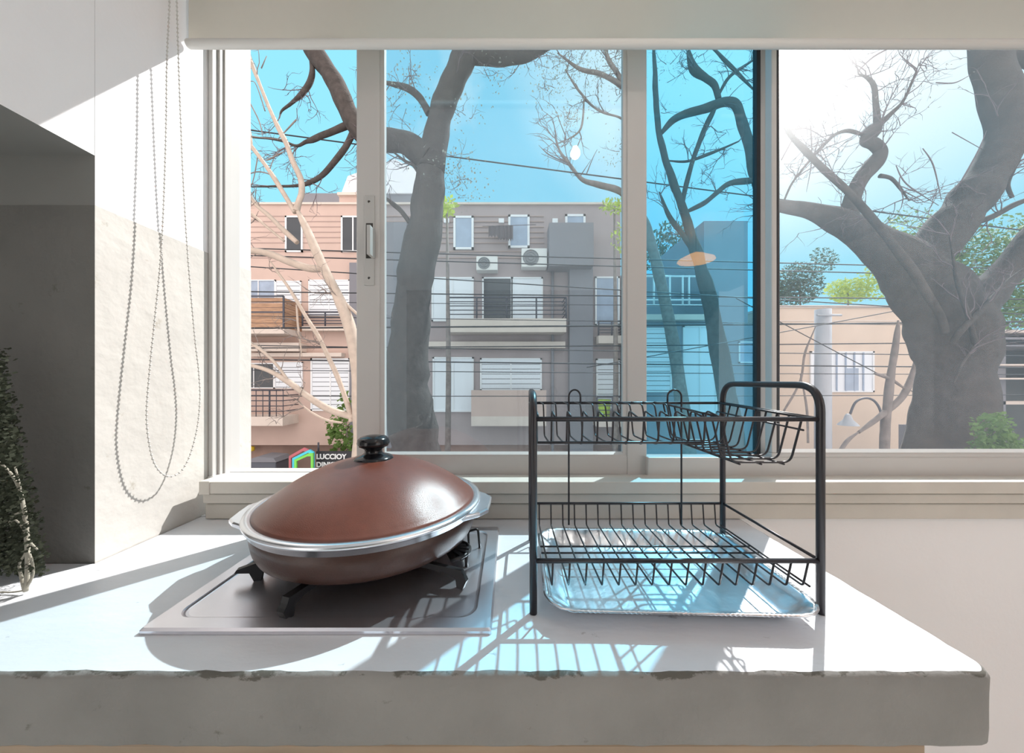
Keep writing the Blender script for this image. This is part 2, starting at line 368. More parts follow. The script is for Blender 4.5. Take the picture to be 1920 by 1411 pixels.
def bead(mb, x0, x1, y0, y1, Ya, Yb):                       # sloping glazing bead on top of a bottom rail
    a = P(x0, y1, Ya); b = P(x1, y0, Yb)
    xa, xb = a.x, PX(x1, Ya)
    mb.add([(xa,Ya,a.z),(xb,Ya,a.z),(xb,Yb,a.z),(xa,Yb,a.z),(xa,Yb,b.z),(xb,Yb,b.z),(xa,Ya,a.z+.003),(xb,Ya,a.z+.003)],
           [(0,3,2,1),(0,1,7,6),(6,7,5,4),(3,4,5,2),(0,6,4,3),(1,2,5,7)])
sa = MB()
sa.pbox(668, -48, 712, 892, 1.1250, 1.1480, .003); sa.pbox(712, -48, 721, 856, 1.1290, 1.1480, .002)
sa.pbox(1176, -48, 1213, 892, 1.1250, 1.1480, .003); sa.pbox(1168, -48, 1176, 856, 1.1290, 1.1480, .002)
sa.pbox(712, 853, 1176, 890, 1.1250, 1.1480, .003); sa.pbox(712, -48, 1176, -10, 1.1250, 1.1480, .003)
bead(sa, 716, 1172, 846, 853.5, 1.1250, 1.1380)
sA = sa.build('sash', M['frame_white'], win); sA['label'] = 'sliding sash with the recessed lock plate'
g_ = MB(); g_.pbox(718, -30, 1172, 856, 1.1385, 1.1425); g_.build('pane', M['glass_sash'], sA)
lk = MB(); lk.pbox(683, 366, 702, 534, 1.1215, 1.1245, .001); lp = lk.build('lock_plate', M['hardware'], sA)
lk = MB(); lk.pbox(686, 418, 699, 484, 1.1205, 1.1230, .0006)
lk.tube([P(692, 378, 1.1205), P(692, 378, 1.1235)], .0042, 10); lk.tube([P(692, 521, 1.1205), P(692, 521, 1.1235)], .0042, 10)
lk.build('finger_slot', M['dark_hole'], sA)
lk = MB(); lk.pbox(687.5, 421, 694, 476, 1.0797, 1.1215, .0005); lk.build('latch', M['hardware'], sA)
sb = MB()
sb.pbox(1174, -25, 1211, 895, 1.1600, 1.1850, .003); sb.pbox(1426, -25, 1440, 895, 1.1600, 1.1850, .003); sb.pbox(1446, -25, 1455, 895, 1.1580, 1.1850, .002)
sb.pbox(1211, 858, 1430, 893, 1.1600, 1.1850, .003); sb.pbox(1211, -25, 1430, 5, 1.1600, 1.1850, .003)
bead(sb, 1211, 1428, 851, 858.5, 1.1600, 1.1710)
sB = sb.build('sash', M['frame_white'], win); sB['label'] = 'narrow sash with blue tinted glass'
g_ = MB(); g_.pbox(1209, -10, 1428, 862, 1.1710, 1.1750); g_.build('pane', M['glass_tint'], sB)
gk = MB(); gk.pbox(1419, -25, 1426, 858, 1.1605, 1.1800); gk.pbox(1440, -25, 1446, 892, 1.1640, 1.1800); gk.pbox(1455, -25, 1462, 850, 1.1595, 1.1820)
gk.build('gasket', M['gasket'], sB)
sc_ = MB(); xr = XR; CY_ = 1.105
def crail(x0, x1, ya, yb, Y0=CY_, Y1=1.135): sc_.bbox(x0, x1, Y0, Y1, PZ(yb, CY_), PZ(ya, CY_), .003)
crail(PX(1447, CY_), xr, 849, 858); crail(PX(1447, CY_), PX(1457, CY_), -50, 849); crail(xr - .05, xr, -50, 849); crail(PX(1457, CY_), xr - .05, -50, -20)
bead(sc_, 1460, 2140, 841, 849.5, CY_, 1.117)
sC = sc_.build('sash', M['frame_white'], win); sC['label'] = 'wide fixed sash with dusty glass'
g_ = MB(); g_.box(PX(1455, 1.118), xr - .04, 1.118, 1.122, PZ(856, 1.118), PZ(-30, 1.118)); g_.build('pane', M['glass_dusty'], sC)
gk = MB(); gk.box(PX(1457, CY_), PX(1462, CY_), CY_ + .003, 1.134, PZ(849, CY_), PZ(-20, CY_)); gk.build('gasket', M['gasket'], sC)
MB().bbox(PX(1215, 1.103), xr, 1.103, 1.14, PZ(893, 1.103), PZ(857, 1.103), .003).build('lower_rail', M['frame_white'], win)

# ------------------------------------------------------------------ roller blind
BY = 1.025
rb = empty('roller_blind', (0.5, BY, PZ(92, BY)), 'grey fabric roller blind drawn half down over the window top', 'blind')
x0 = PX(351, BY)
mb = MB(); mb.box(x0 + .004, XR + .05, BY, BY + .002, PZ(76, BY), CEIL - .05); mb.build('fabric', M['blind'], rb)
mb = MB(); rr = 0.0125; zc = PZ(82, BY)
mb.tube([(x0, BY + .001, zc), (x0 + .004, BY + .001, zc), (XR + .05, BY + .001, zc)], [rr * .85, rr, rr], 14); mb.build('bottom_bar', M['blind_bar'], rb)
mb = MB(); mb.tube([(x0 + .01, BY + .018, CEIL - .06), (XR + .05, BY + .018, CEIL - .06)], .02, 14); mb.build('roller_tube', M['blind_bar'], rb)
XC = -0.912
def chain_pt(x, y):
    Y = -XC * F / (CX - x); return Vector((XC, Y, PZ(y, Y)))
loop = [(320, -330), (319, -100), (318, 0), (313, 110), (311, 250), (306, 400), (300, 500), (290, 600), (281, 690), (275, 770), (278, 820), (287, 862), (300, 884), (317, 893), (333, 888), (345, 876), (358, 848), (370, 800), (375, 745), (372, 690), (366, 640), (357, 540), (350, 450), (343, 330), (337, 180), (333, 60), (331, -40), (329, -330)]
path = spline([chain_pt(*p) for p in loop], 10)
mb = MB(); mb.tube(path, .0011, 5)
acc = 0.0
ico = bmesh.new(); bmesh.ops.create_icosphere(ico, subdivisions=1, radius=1); ico.verts.index_update()
iv = [v.co.copy() for v in ico.verts]; jf = [[v.index for v in f.verts] for f in ico.faces]; ico.free()
for i in range(1, len(path)):
    a, b = path[i-1], path[i]; d = (b - a).length; t = -acc
    while t + .0115 < d + 1e-9:
        t += .0115
        if t < 0: continue
        p = a + (b - a) * (t / d)
        mb.add([p + v * .0030 for v in iv], jf, True)
    acc = d - t if t > 0 else acc + d
mb.build('bead_chain', M['bead'], rb)

# ------------------------------------------------------------------ cement counter
CF = 0.4986; CR = 0.700; CB = CT - 0.106
def plan(off):                                              # outline of the slab, counter-clockwise, pulled in by off
    p = []
    n = 170
    for i in range(n + 1): p.append(Vector((-1.598 + (CR - .03 + 1.598) * i / n, CF + off)))
    for i in range(1, 8):
        a = -math.pi/2 + math.pi/2 * i / 8; p.append(Vector((CR - .03 + (.03 - off) * math.cos(a), CF + .03 + (.03 - off) * math.sin(a))))
    for i in range(1, 40): p.append(Vector((CR - off, CF + .03 + (FY - .002 - CF - .03) * i / 39)))
    p += [Vector((WX + .004, FY - .002)), Vector((WX + .004, NY - .004)), Vector((-1.598, NY - .004))]
    return p
rings = []
for off, z, amp in ((.007, CT, .0035), (.003, CT - .002, .0025), (.0, CT - .008, .002), (.0, CT - .03, .0015), (.0, CT - .055, .0012), (.0, CT - .08, .0014), (.001, CB + .006, .002), (.006, CB, .003)):
    pl = plan(off); r = []
    for k, q in enumerate(pl):
        v = Vector((q.x, q.y, z))
        if k < 216:
            d = noise.noise(Vector((q.x * 22, q.y * 22, z * 60))) + .5 * noise.noise(Vector((q.x * 70, q.y * 70, z * 90)))
            v.y -= d * amp if q.x < CR - .02 else 0
            if q.x > CR - .02: v.x += d * amp
        r.append(v)
    rings.append(r)
mb = MB(); mb.ring_loft(rings[::-1], True, True, False, True, 1)
b = len(mb.v); mb.v += [Vector(v) for v in rings[0]]; mb.f.append(list(range(b, b + len(rings[0])))); mb.sm.append(False); mb.mi.append(0)
ctr = mb.build('kitchen_counter', [M['counter_top'], M['counter_front']])
tag(ctr, 'thick cement kitchen counter slab with white painted top under the window', 'counter')
bc = empty('base_cabinet', (-.15, .78, 0), 'wooden base cabinet under the cement counter slab', 'cabinet')
MB().bbox(-.94, .62, .53, 1.06, 0.0, CB - .001, .003).build('carcass', M['wood'], bc)
for k in range(3):
    dx = -.92 + k * .513
    d = MB().bbox(dx, dx + .50, .51, .529, .06, CB - .05, .003).build('door', M['wood'], bc)
    MB().tube(rounded([(dx + .44, .51, .6), (dx + .44, .485, .6), (dx + .44, .485, .48), (dx + .44, .51, .48)], .01), .005, 8).build('handle', M['hardware'], d)
MB().bbox(-.94, .60, .507, .529, CB - .045, CB - .001, .003).build('top_rail', M['wood'], bc)

# ------------------------------------------------------------------ hob
HX0, HX1, HY0, HY1 = -.609, -.029, .577, .983
hob = empty('gas_hob', ((HX0+HX1)/2, (HY0+HY1)/2, CT), 'stainless steel gas hob let into the white cement counter', 'hob')
def rrect(x0, x1, y0, y1, r, z, k=8):
    out = []
    for cx, cy, a0 in ((x1-r, y0+r, -90), (x1-r, y1-r, 0), (x0+r, y1-r, 90), (x0+r, y0+r, 180)):
        for i in range(k+1):
            a = math.radians(a0 + 90*i/k); out.append(Vector((cx + r*math.cos(a), cy + r*math.sin(a), z)))
    return out
HZ = CT + .010
rg = []
for ins, r, z in ((0, .004, CT + .0005), (0, .004, CT + .006), (.003, .005, HZ), (.028, .03, HZ), (.030, .03, HZ - .0012), (.032, .03, HZ - .003), (.035, .03, HZ - .0035)):
    rg.append(rrect(HX0 + ins, HX1 - ins, HY0 + ins, HY1 - ins, r, z))
mb = MB(); mb.ring_loft(rg, True, False, True, False)
mb.build('top_plate', M['steel'], hob)
HC = HZ - .0035
PC = Vector((-.330, .855, 0))                               # centre of the pot
PB = EYE - .371                                             # underside of the pot
bu = MB(); bu.lathe([(.0, .022), (.03, .022), (.05, .020), (.055, .014), (.056, .0)], (PC.x, .79, HC), 36); bu.lathe([(.056, .006), (.075, .004), (.08, 0)], (PC.x, .79, HC), 36)
bu.build('burner', M['iron'], hob)
gc = Vector((PC.x, .79, 0))
gr = MB()
gr.tube([(gc.x + .155*math.cos(2*math.pi*k/40), gc.y + .125*math.sin(2*math.pi*k/40), PB - .010) for k in range(41)], .005, 6)
gr.build('pan_support', M['iron'], hob)
def arm(px_tip, py_tip, inner, wdt=.010, over=.030):
    foot = G(px_tip, py_tip, HC); d = (gc - foot); d.z = 0; d.normalize(); top = PB - .002 - HC
    sd = Vector((-d.y, d.x, 0)) * wdt / 2
    prof = [(-.004, 0), (.009, 0), (.012, top - .020), (.03, top - .013), (inner, top - .012), (inner, top), (.0, top - .001), (-over, top - .010), (-over - .004, top - .016), (-.012, top - .020)]
    vs = [foot + d*u + sd + Vector((0,0,z)) for u, z in prof] + [foot + d*u - sd + Vector((0,0,z)) for u, z in prof]
    n = len(prof); m_ = MB()
    m_.add(vs, [list(range(n)), list(range(n, 2*n))[::-1]] + [(i, i+n, (i+1) % n + n, (i+1) % n) for i in range(n)])
    m_.build('grate_arm', M['iron'], hob, recalc=True)
arm(482, 1086, .09, .012, .034); arm(536, 1158, .10, .016, .004); arm(866, 1102, .10, .010, .006); arm(600, 1010, .12)
# curved comb of fins at the right of the grate
fn = MB(); cf = G(836, 1052, HC)
for k in range(7):
    a = math.radians(-62 + 22 * k); o_ = Vector((math.cos(a), math.sin(a) * .9, 0))
    r0, r1 = .012, .052 + .006 * math.sin(k)
    zz = HC + .034
    p0 = cf + o_ * r0 + Vector((0, 0, zz - HC)); p1 = cf + o_ * r1 + Vector((0, 0, zz - HC - .004))
    sd = Vector((-o_.y, o_.x, 0)) * .0035
    fn.add([p0+sd, p0-sd, p1-sd*1.6, p1+sd*1.6] + [q - Vector((0,0,.010)) for q in (p0+sd, p0-sd, p1-sd*1.6, p1+sd*1.6)],
           [(0,1,2,3),(7,6,5,4),(0,4,5,1),(1,5,6,2),(2,6,7,3),(3,7,4,0)])
fn.tube([cf + Vector((math.cos(a)*.054, math.sin(a)*.9*.054, .026)) for a in [math.radians(-70 + 12*i) for i in range(13)]], .0045, 6)
fn.tube([cf + Vector((.048, -.02, .026)), cf + Vector((.050, -.022, 0))], .004, 6)
fn.tube([cf + Vector((.030, .045, .026)), cf + Vector((.030, .047, 0))], .004, 6)
fn.build('side_grate', M['iron'], hob)
hk = MB(); h0 = G(880, 1030, HC); h1 = G(899, 1030, HC)
hk.tube(rounded([h0, h0 + Vector((-.004, .01, .040)), h0 + Vector((.020, .012, .046)), h1 + Vector((.0, .01, .0))], .008), .003, 7); hk.build('wire_hook', M['iron'], hob)

# ------------------------------------------------------------------ pot
pot = empty('casserole_pot', (PC.x, PC.y, PB), 'big round reddish brown casserole with domed lid on the hob', 'pot')
RZ = EYE - .283
mb = MB(); h = RZ - PB
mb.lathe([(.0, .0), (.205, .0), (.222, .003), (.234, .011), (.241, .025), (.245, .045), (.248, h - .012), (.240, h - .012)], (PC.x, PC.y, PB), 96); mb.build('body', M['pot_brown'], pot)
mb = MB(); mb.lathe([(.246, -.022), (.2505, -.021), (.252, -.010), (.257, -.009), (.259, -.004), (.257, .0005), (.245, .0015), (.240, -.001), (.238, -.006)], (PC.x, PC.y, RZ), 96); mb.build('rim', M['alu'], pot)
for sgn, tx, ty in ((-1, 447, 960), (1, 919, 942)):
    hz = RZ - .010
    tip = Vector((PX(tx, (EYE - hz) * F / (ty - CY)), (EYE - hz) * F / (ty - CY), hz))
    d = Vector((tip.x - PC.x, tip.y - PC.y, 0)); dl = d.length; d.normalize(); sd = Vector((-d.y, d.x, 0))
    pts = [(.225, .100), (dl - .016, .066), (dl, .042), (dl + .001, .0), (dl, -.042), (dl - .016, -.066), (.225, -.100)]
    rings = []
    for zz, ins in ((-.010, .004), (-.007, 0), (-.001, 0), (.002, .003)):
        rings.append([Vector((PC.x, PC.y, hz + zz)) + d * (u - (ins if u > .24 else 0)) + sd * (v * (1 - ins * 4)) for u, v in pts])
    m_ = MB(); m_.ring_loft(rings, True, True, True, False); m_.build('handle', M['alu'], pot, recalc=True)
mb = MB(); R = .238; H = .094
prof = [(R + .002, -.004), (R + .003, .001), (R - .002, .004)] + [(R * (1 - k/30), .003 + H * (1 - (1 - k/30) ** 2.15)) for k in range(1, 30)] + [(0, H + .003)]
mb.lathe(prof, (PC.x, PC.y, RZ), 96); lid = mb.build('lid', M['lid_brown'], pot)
mb = MB(); KZ = RZ + H + .001
mb.lathe([(.0, .0), (.047, -.006), (.049, -.003), (.044, .004), (.026, .010), (.021, .014), (.021, .022), (.027, .026), (.036, .030), (.0385, .037), (.037, .046), (.030, .052), (.016, .055), (.0, .0555)], (PC.x, PC.y, KZ), 40, sx=.98)
mb.build('knob', M['bakelite'], lid)

# ------------------------------------------------------------------ two-tier dish rack
RY0, RY1 = .630, .919; RX0, RX1 = .043, .557
rack = empty('dish_rack', ((RX0+RX1)/2, (RY0+RY1)/2, CT), 'two tier black wire dish rack standing empty on the counter', 'dish rack')
E_ = EYE
ZT = E_ - .0085
for x, s0 in ((RX0, 0), (RX1, 0)):
    xr2 = x + (.014 if x < .1 else 0); mb = MB(); mb.tube(rounded([(x, RY0, CT + .001), (x, RY0, ZT - (.018 if x < .1 else 0)), (xr2, RY1, ZT - (.018 if x < .1 else 0)), (xr2, RY1, CT + .001)], .048, 8), .0068, 10); mb.build('end_frame', M['wire'], rack)
zuf, zur, zlf, zlr = E_ - .069, E_ - .0585, E_ - .3225, E_ - .3205
zb = E_ - .374                                              # floor of the lower tier
mb = MB(); mb.tube([(RX0, RY0, zuf), (RX1, RY0, zuf)], .0044, 8); mb.tube([(RX0 + .013, RY1, zur), (RX1, RY1, zur)], .0036, 8)
mb.tube([(RX1, RY0, zuf), (RX1, RY1, zur)], .003, 8); mb.tube([(RX0, RY0, zuf), (RX0 + .014, RY1, zur)], .003, 8)
mb.tube([(RX0 + .008, .678, E_ - .1195), (.375, .678, E_ - .1195)], .0026, 6); mb.tube([(RX0 + .01, .678, E_ - .1195), (RX0 + .006, .640, zuf)], .0026, 6)
for i in range(12):                                         # bent plate wires
    x = .052 + i * .0296
    mb.tube(rounded([(x, RY1 + .001, zur + .002), (x, RY1 - .075, zur + .002), (x, RY1 - .085, zur - .022), (x, RY1 - .098, E_ - .128), (x, .752, E_ - .128), (x, .684, E_ - .124), (x, .676, zuf + .012), (x, RY0, zuf + .003)], .012, 3), .0019, 6)
mb.build('upper_shelf', M['wire'], rack)
mb = MB(); BX0, BX1 = .405, .545; bz = E_ - .152            # cutlery basket under the right end of the upper tier
for i in range(9):
    y = .655 + i * .0305
    zt = zuf + (zur - zuf) * (y - RY0) / (RY1 - RY0)
    mb.tube(rounded([(BX0 - .012, y, zt), (BX0 + .008, y, bz), (BX1 - .022, y, bz), (BX1, y, zt)], .014, 4), .0021, 6)
for x in (BX0 + .022, (BX0 + BX1)/2 - .008, BX1 - .036): mb.tube([(x, .652, bz - .003), (x, .902, bz - .003)], .0019, 6)
mb.tube([(BX0 - .012, RY0, zuf), (BX0 - .012, RY1, zur)], .0024, 6); mb.tube([(BX1, RY0, zuf), (BX1, RY1, zur)], .0024, 6)
mb.tube([(BX1 - .006, RY0 + .015, zuf - .022), (BX1 - .006, RY1 - .005, zur - .022)], .0019, 6)
mb.build('cutlery_basket', M['wire'], rack)
mb = MB(); mb.tube([(RX0, RY0, zlf), (RX1, RY0, zlf)], .0044, 8); mb.tube([(RX0 + .013, RY1, zlr), (RX1, RY1, zlr)], .0034, 8)
mb.tube([(RX0, RY0, zlf), (RX0 + .014, RY1, zlr)], .003, 8); mb.tube([(RX1, RY0, zlf), (RX1, RY1, zlr)], .003, 8)
for i in range(16):
    x = .078 + i * .0305
    mb.tube(rounded([(x, RY0, zlf), (x, RY0 + .012, zb), (x, RY1 - .006, zb), (x, RY1, zlr)], .006, 3), .0019, 6)
for y in (.77, .80): mb.tube([(.07, y, zb - .003), (.545, y, zb - .003)], .0021, 6)
mb.tube([(.546, RY0 + .01, zb), (.546, RY1 - .01, zb)], .0021, 6)
mb.build('lower_shelf', M['wire'], rack)
for xa, xb, lg in ((1067, 1089, 0), (1253, 1279, 1)):       # two hanger hooks at the back, each with a long leg
    a = PX(xa, RY1 - .01); b = PX(xb, RY1 - .01); y = RY1 - .006; zh = E_ - .024
    pts = [Vector((a, y, zb if not lg else zur - .002)), Vector((a, y, zh - .018))] + [Vector(((a+b)/2 - (b-a)/2 * math.cos(math.pi*i/10), y, zh - .018 + .018*math.sin(math.pi*i/10))) for i in range(1, 10)] + [Vector((b, y, zh - .018)), Vector((b, y, zb if lg else zur - .002))]
    mb = MB(); mb.tube(pts, .0024, 7); mb.build('hanger_hook', M['wire'], rack)

# ------------------------------------------------------------------ foil tray under the rack
def tray_ring(sx_, sy_, z, rad, wob=0.0, crimp=0.0, seed=0.0):
    base = rrect(-sx_, sx_, -sy_, sy_, rad, 0, 14)
    dense = []
    for i in range(len(base)):
        a = base[i]; b = base[(i+1) % len(base)]; n = max(1, int((b - a).length / .004)) if (b-a).length > .02 else 1
        for j in range(n): dense.append(a + (b - a) * (j / n))
    return dense
TC = Vector((.3015, .745, CT)); ang = math.radians(-2.0)
HXs, HYs = .236, .168
base = tray_ring(HXs, HYs, 0, .055); nb = len(base)
ce = [0.0]
for i in range(1, nb): ce.append(ce[-1] + (base[i] - base[i-1]).length)
def tr_pt(i, scale_in, z, wob=0.0, crimp=0.0):
    p = base[i]; nrm = Vector((p.x / HXs, p.y / HYs, 0)); q = Vector((p.x - math.copysign(min(abs(p.x), scale_in), p.x) * min(1, abs(nrm.x) ** 3 + .0), p.y - math.copysign(min(abs(p.y), scale_in), p.y) * min(1, abs(nrm.y) ** 3), z))
    q.z += crimp * math.sin(ce[i] / .0085 * 2 * math.pi)
    if wob: q += Vector((noise.noise(Vector((p.x*28, p.y*28, z*40))), noise.noise(Vector((p.x*28+9, p.y*28, z*40))), .5*noise.noise(Vector((p.x*30, p.y*30+5, z*40))))) * wob
    q.rotate(Matrix.Rotation(ang, 3, 'Z')); return q + TC
tz = .034
mb = MB(); levels = ((-.001, tz - .002, 0, .0009), (-.002, tz - .0008, 0, .0009), (0, tz, 0, .0009), (.007, tz - .0005, .0004, .0007), (.011, tz - .002, .0010, .0003), (.019, tz - .008, .004, 0), (.028, tz - .015, .006, 0), (.037, tz - .023, .005, 0), (.044, .005, .002, 0), (.050, .0030, .001, 0), (.060, .0024, .0006, 0))
mb.ring_loft([[tr_pt(i, s_, z, wb, cr) for i in range(nb)] for s_, z, wb, cr in levels], True, False, True, True)
tray = mb.build('foil_tray', M['foil'])
tag(tray, 'shallow crinkled aluminium foil tray under the black wire rack', 'tray')
mb = MB()
so_ = tray.modifiers.new('thickness', 'SOLIDIFY'); so_.thickness = .0006; so_.offset = -1

# ------------------------------------------------------------------ dried herb bunch in the niche
hb = empty('dried_herb_bunch', G(48, 1108), 'bunch of dried dark green herbs standing in the niche', 'dried plant')
st = MB(); lf = MB(); HYp = .69
stems = [[(48, 1108, 7), (52, 1060, 7), (50, 1000, 7), (44, 950, 6), (34, 910, 5), (14, 880, 4), (-10, 860, 3)], [(46, 1104, 6), (36, 1060, 4), (46, 1040, 4), (56, 1020, 3)], [(50, 1100, 5), (62, 1075, 4), (58, 1045, 4), (50, 1030, 3)],
         [(50, 1000, 4), (30, 975, 3), (14, 985, 2)], [(46, 960, 4), (26, 965, 3), (14, 985, 2)], [(44, 950, 4), (36, 905, 3), (28, 875, 3)], [(50, 1010, 4), (70, 1030, 3)], [(-60, 1080, 5), (-40, 900, 4), (-30, 700, 3), (-10, 655, 2)], [(-90, 1060, 5), (-60, 860, 4), (-50, 720, 3)], [(47, 1106, 3), (20, 1110, 3), (-40, 1112, 3)]]
for s_ in stems:
    q = spline([Vector((*P(x, y, HYp - (.003 if y > 1000 else 0)), wd)) for x, y, wd in s_], 4)
    st.tube([Vector((v.x, v.y, max(v.z, CT + .004))) for v in q], [max(.0008, v.w * .5 * HYp / F) for v in q], 6)
st.build('stems', M['dry_stem'], hb)
for k in range(8000):
    t = random.random(); y = 650 + 425 * t ** .75
    xm = 6 + max(0, y - 700) * .20
    x = xm - abs(random.gauss(0, 62)) + random.gauss(0, 9)
    if x > 88: continue
    p = P(x, y, .70 + random.uniform(-.02, .06)); p.z = max(p.z, CT + .012); lf.leaf(p, random.uniform(.004, .010))
f_ = lf.build('foliage', M['dry_leaf'], hb); f_['kind'] = 'stuff'

# ------------------------------------------------------------------ lamps of the room
pl = empty('pendant_lamp', (1.72, -.90, 2.42), 'orange shaded pendant lamp mirrored in the blue tinted glass', 'lamp')
MB().lathe([(.02, .075), (.06, .06), (.155, .010), (.16, .0), (.15, -.002), (.05, .045), (.02, .05)], (1.72, -.90, 2.42), 32).build('lamp_shade', M['lampshade'], pl)
MB().tube([(1.72, -.90, 2.49), (1.72, -.90, CEIL)], .003, 6).build('cord', M['wire'], pl)
cb = empty('ceiling_bulb', (.375, .28, 2.58), 'bare lit ceiling bulb mirrored as a white spot in the sash glass', 'light bulb')
mb = MB(); mb.lathe([(0, 0), (.018, .005), (.027, .02), (.025, .036), (.014, .055), (.013, .06)], (.375, .28, 2.58), 24); mb.build('bulb', M['bulb'], cb)
MB().lathe([(.016, .058), (.02, .06), (.02, .12), (.045, .13), (.045, CEIL - 2.58)], (.375, .28, 2.58), 20).build('socket', M['blind_bar'], cb)
# ------------------------------------------------------------------ the street outside
GZ = -3.42
S('street_ground', MB().box(-40, 60, 1.3, 80, GZ - .2, GZ), M['asphalt'])
S('far_pavement', MB().box(-40, 60, 11.0, 40, GZ, GZ + .12), M['pavement'])
BYd = 12.7
# apartment building across the street ------------------------------------------------
ab = empty('apartment_building', P(800, 960, BYd), 'long pink rendered apartment block across the street with rows of white windows', 'building')
ztop = PZ(384, BYd); zg = GZ + .12; z1 = PZ(834, BYd)
xl, xm, xr_ = PX(120, BYd), PX(722, BYd), PX(1164, BYd)
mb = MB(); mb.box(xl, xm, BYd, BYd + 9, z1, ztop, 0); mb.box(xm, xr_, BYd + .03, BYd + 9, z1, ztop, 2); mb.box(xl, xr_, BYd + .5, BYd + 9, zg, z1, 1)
mb.build('wall', [M['facade'], M['facade_dark'], M['facade_pane_dark']], ab)
mb = MB(); mb.box(xl, xr_ + .03, BYd - .06, BYd + 9.05, ztop, ztop + .07); mb.build('parapet', M['slab'], ab)
mb = MB()
for y in (470, 482, 404, 414, 424, 434, 444, 454): mb.pbox(430, y, 1020, y + 1.6, BYd - .012, BYd + .02)
mb.build('render_courses', M['facade_line'], ab)
for r_ in ((1030, 417, 1113, 498, .7), (722, 416, 762, 840, .35), (1068, 498, 1112, 960, .3), (655, 492, 672, 834, .12)):
    MB().pbox(*r_[:4], BYd - r_[4], BYd + .05).build('grey_bay', M['facade_grey'], ab)
mb = MB(); mb.tube([P(1036, 498, BYd - .06), P(1036, 950, BYd - .06)], .05, 8); mb.build('drain_pipe', M['facade_grey'], ab)
def window(par, x0, y0, x1, y1, Y, kind='pane', fw=3, split=True, fm='win_white'):
    m_ = MB(); m_.pbox(x0, y0, x1, y0 + fw, Y - .05, Y + .05); m_.pbox(x0, y1 - fw, x1, y1, Y - .05, Y + .05)
    m_.pbox(x0, y0, x0 + fw, y1, Y - .05, Y + .05); m_.pbox(x1 - fw, y0, x1, y1, Y - .05, Y + .05)
    if split: m_.pbox((x0+x1)/2 - fw*.4, y0, (x0+x1)/2 + fw*.4, y1, Y - .045, Y + .05)
    f = m_.build('window', M[fm], par)
    if kind == 'shutter':
        q = MB(); n = max(3, int((y1 - y0) / 9))
        for i in range(n):
            a = y0 + fw + (y1 - y0 - 2*fw) * i / n; b = y0 + fw + (y1 - y0 - 2*fw) * (i + .86) / n
            q.pbox(x0 + fw, a, x1 - fw, b, Y - .03, Y + .04)
        q.build('shutter', M['shutter'], f)
        MB().pbox(x0 + fw, y0 + fw, x1 - fw, y1 - fw, Y - .012, Y + .01).build('pane', M['grille'], f)
    else:
        MB().pbox(x0 + fw, y0 + fw, x1 - fw, y1 - fw, Y - .02, Y + .01).build('pane', M[{'pane': 'pane_dark', 'blue': 'pane_blue', 'pale': 'shutter'}[kind]], f)
    return f
W_ = [(430, 424, 453, 464, 'pane', 2, False), (534, 404, 567, 472, 'pane', 3, False), (639, 404, 684, 472, 'pane', 3, True), (850, 404, 888, 467, 'blue', 4, False), (953, 402, 993, 464, 'blue', 4, False), (1060, 401, 1098, 430, 'blue', 4, False),
      (452, 524, 516, 572, 'blue', 2, True), (516, 526, 564, 572, 'shutter', 2, False), (578, 524, 655, 592, 'shutter', 2, True),
      (809, 519, 888, 602, 'pale', 3, True), (904, 519, 961, 606, 'pane', 3, False), (959, 519, 1018, 606, 'pale', 3, False), (1116, 518, 1162, 610, 'blue', 3, False),
      (437, 680, 514, 728, 'pane', 2, True), (514, 678, 567, 728, 'shutter', 2, False), (582, 671, 656, 770, 'shutter', 3, True),
      (811, 669, 888, 772, 'pale', 3, True), (900, 671, 1016, 732, 'shutter', 3, True), (1118, 672, 1162, 770, 'shutter', 3, False), (437, 836, 466, 900, 'pane', 3, False)]
for x0, y0, x1, y1, k, fw, sp in W_: window(ab, x0, y0, x1, y1, BYd + (.5 if y0 > 830 else 0), k, fw, sp)
def balcony(par, x0, x1, ys, ye, ydeck, dep, kind, side=True):
    sl_ = MB(); Yf = BYd - dep
    a = P(x0, ye, BYd); b = P(x1, ye, BYd)
    zt_ = PZ(ys, BYd); zd = PZ(ye, BYd); zd2 = PZ(ydeck, BYd)
    sl_.box(a.x, b.x, Yf, BYd + .02, zd2, zd); bo = sl_.build('balcony', M['slab'], par)
    r_ = MB()
    if kind == 'wall':
        r_.box(a.x, b.x, Yf, Yf + .08, zd, zt_); r_.build('balcony_front', M['facade'], bo); return
    if kind == 'board':
        n = 6
        for i in range(n):
            u = zd + (zt_ - zd) * i / n; v = zd + (zt_ - zd) * (i + .86) / n
            r_.box(a.x, b.x, Yf, Yf + .05, u, v); r_.box(b.x - .05, b.x, Yf + .05, BYd, u, v)
        r_.build('board_screen', M['crate'], bo); r_ = MB()
        for x in (a.x + .6, b.x - .03, a.x + 1.7): r_.box(x, x + .05, Yf - .04, Yf, zd, zt_ + .03)
        r_.box(a.x, b.x, Yf - .04, Yf, zt_, zt_ + .05); r_.box(a.x, b.x, Yf - .03, Yf, zd + .5, zd + .54)
        r_.build('railing', M['rail_dark'], bo); return
    for i in range(5):
        z = zd + (zt_ - zd) * (i + 1) / 5
        r_.tube([(a.x, Yf + .03, z), (b.x, Yf + .03, z)], .018 if i < 4 else .03, 5); r_.tube([(b.x - .02, Yf + .03, z), (b.x - .02, BYd, z)], .018, 5)
    n = max(2, int((b.x - a.x) / (.22 if kind == 'grid' else .9)))
    for i in range(n + 1):
        x = a.x + (b.x - a.x) * i / n; r_.tube([(x, Yf + .03, zd), (x, Yf + .03, zt_)], .014 if kind == 'grid' and i % 4 else .03, 5)
    r_.build('railing', M['rail_dark'], bo)
balcony(ab, 300, 566, 569, 622, 632, 1.0, 'board'); balcony(ab, 577, 660, 588, 614, 622, .35, 'rail')
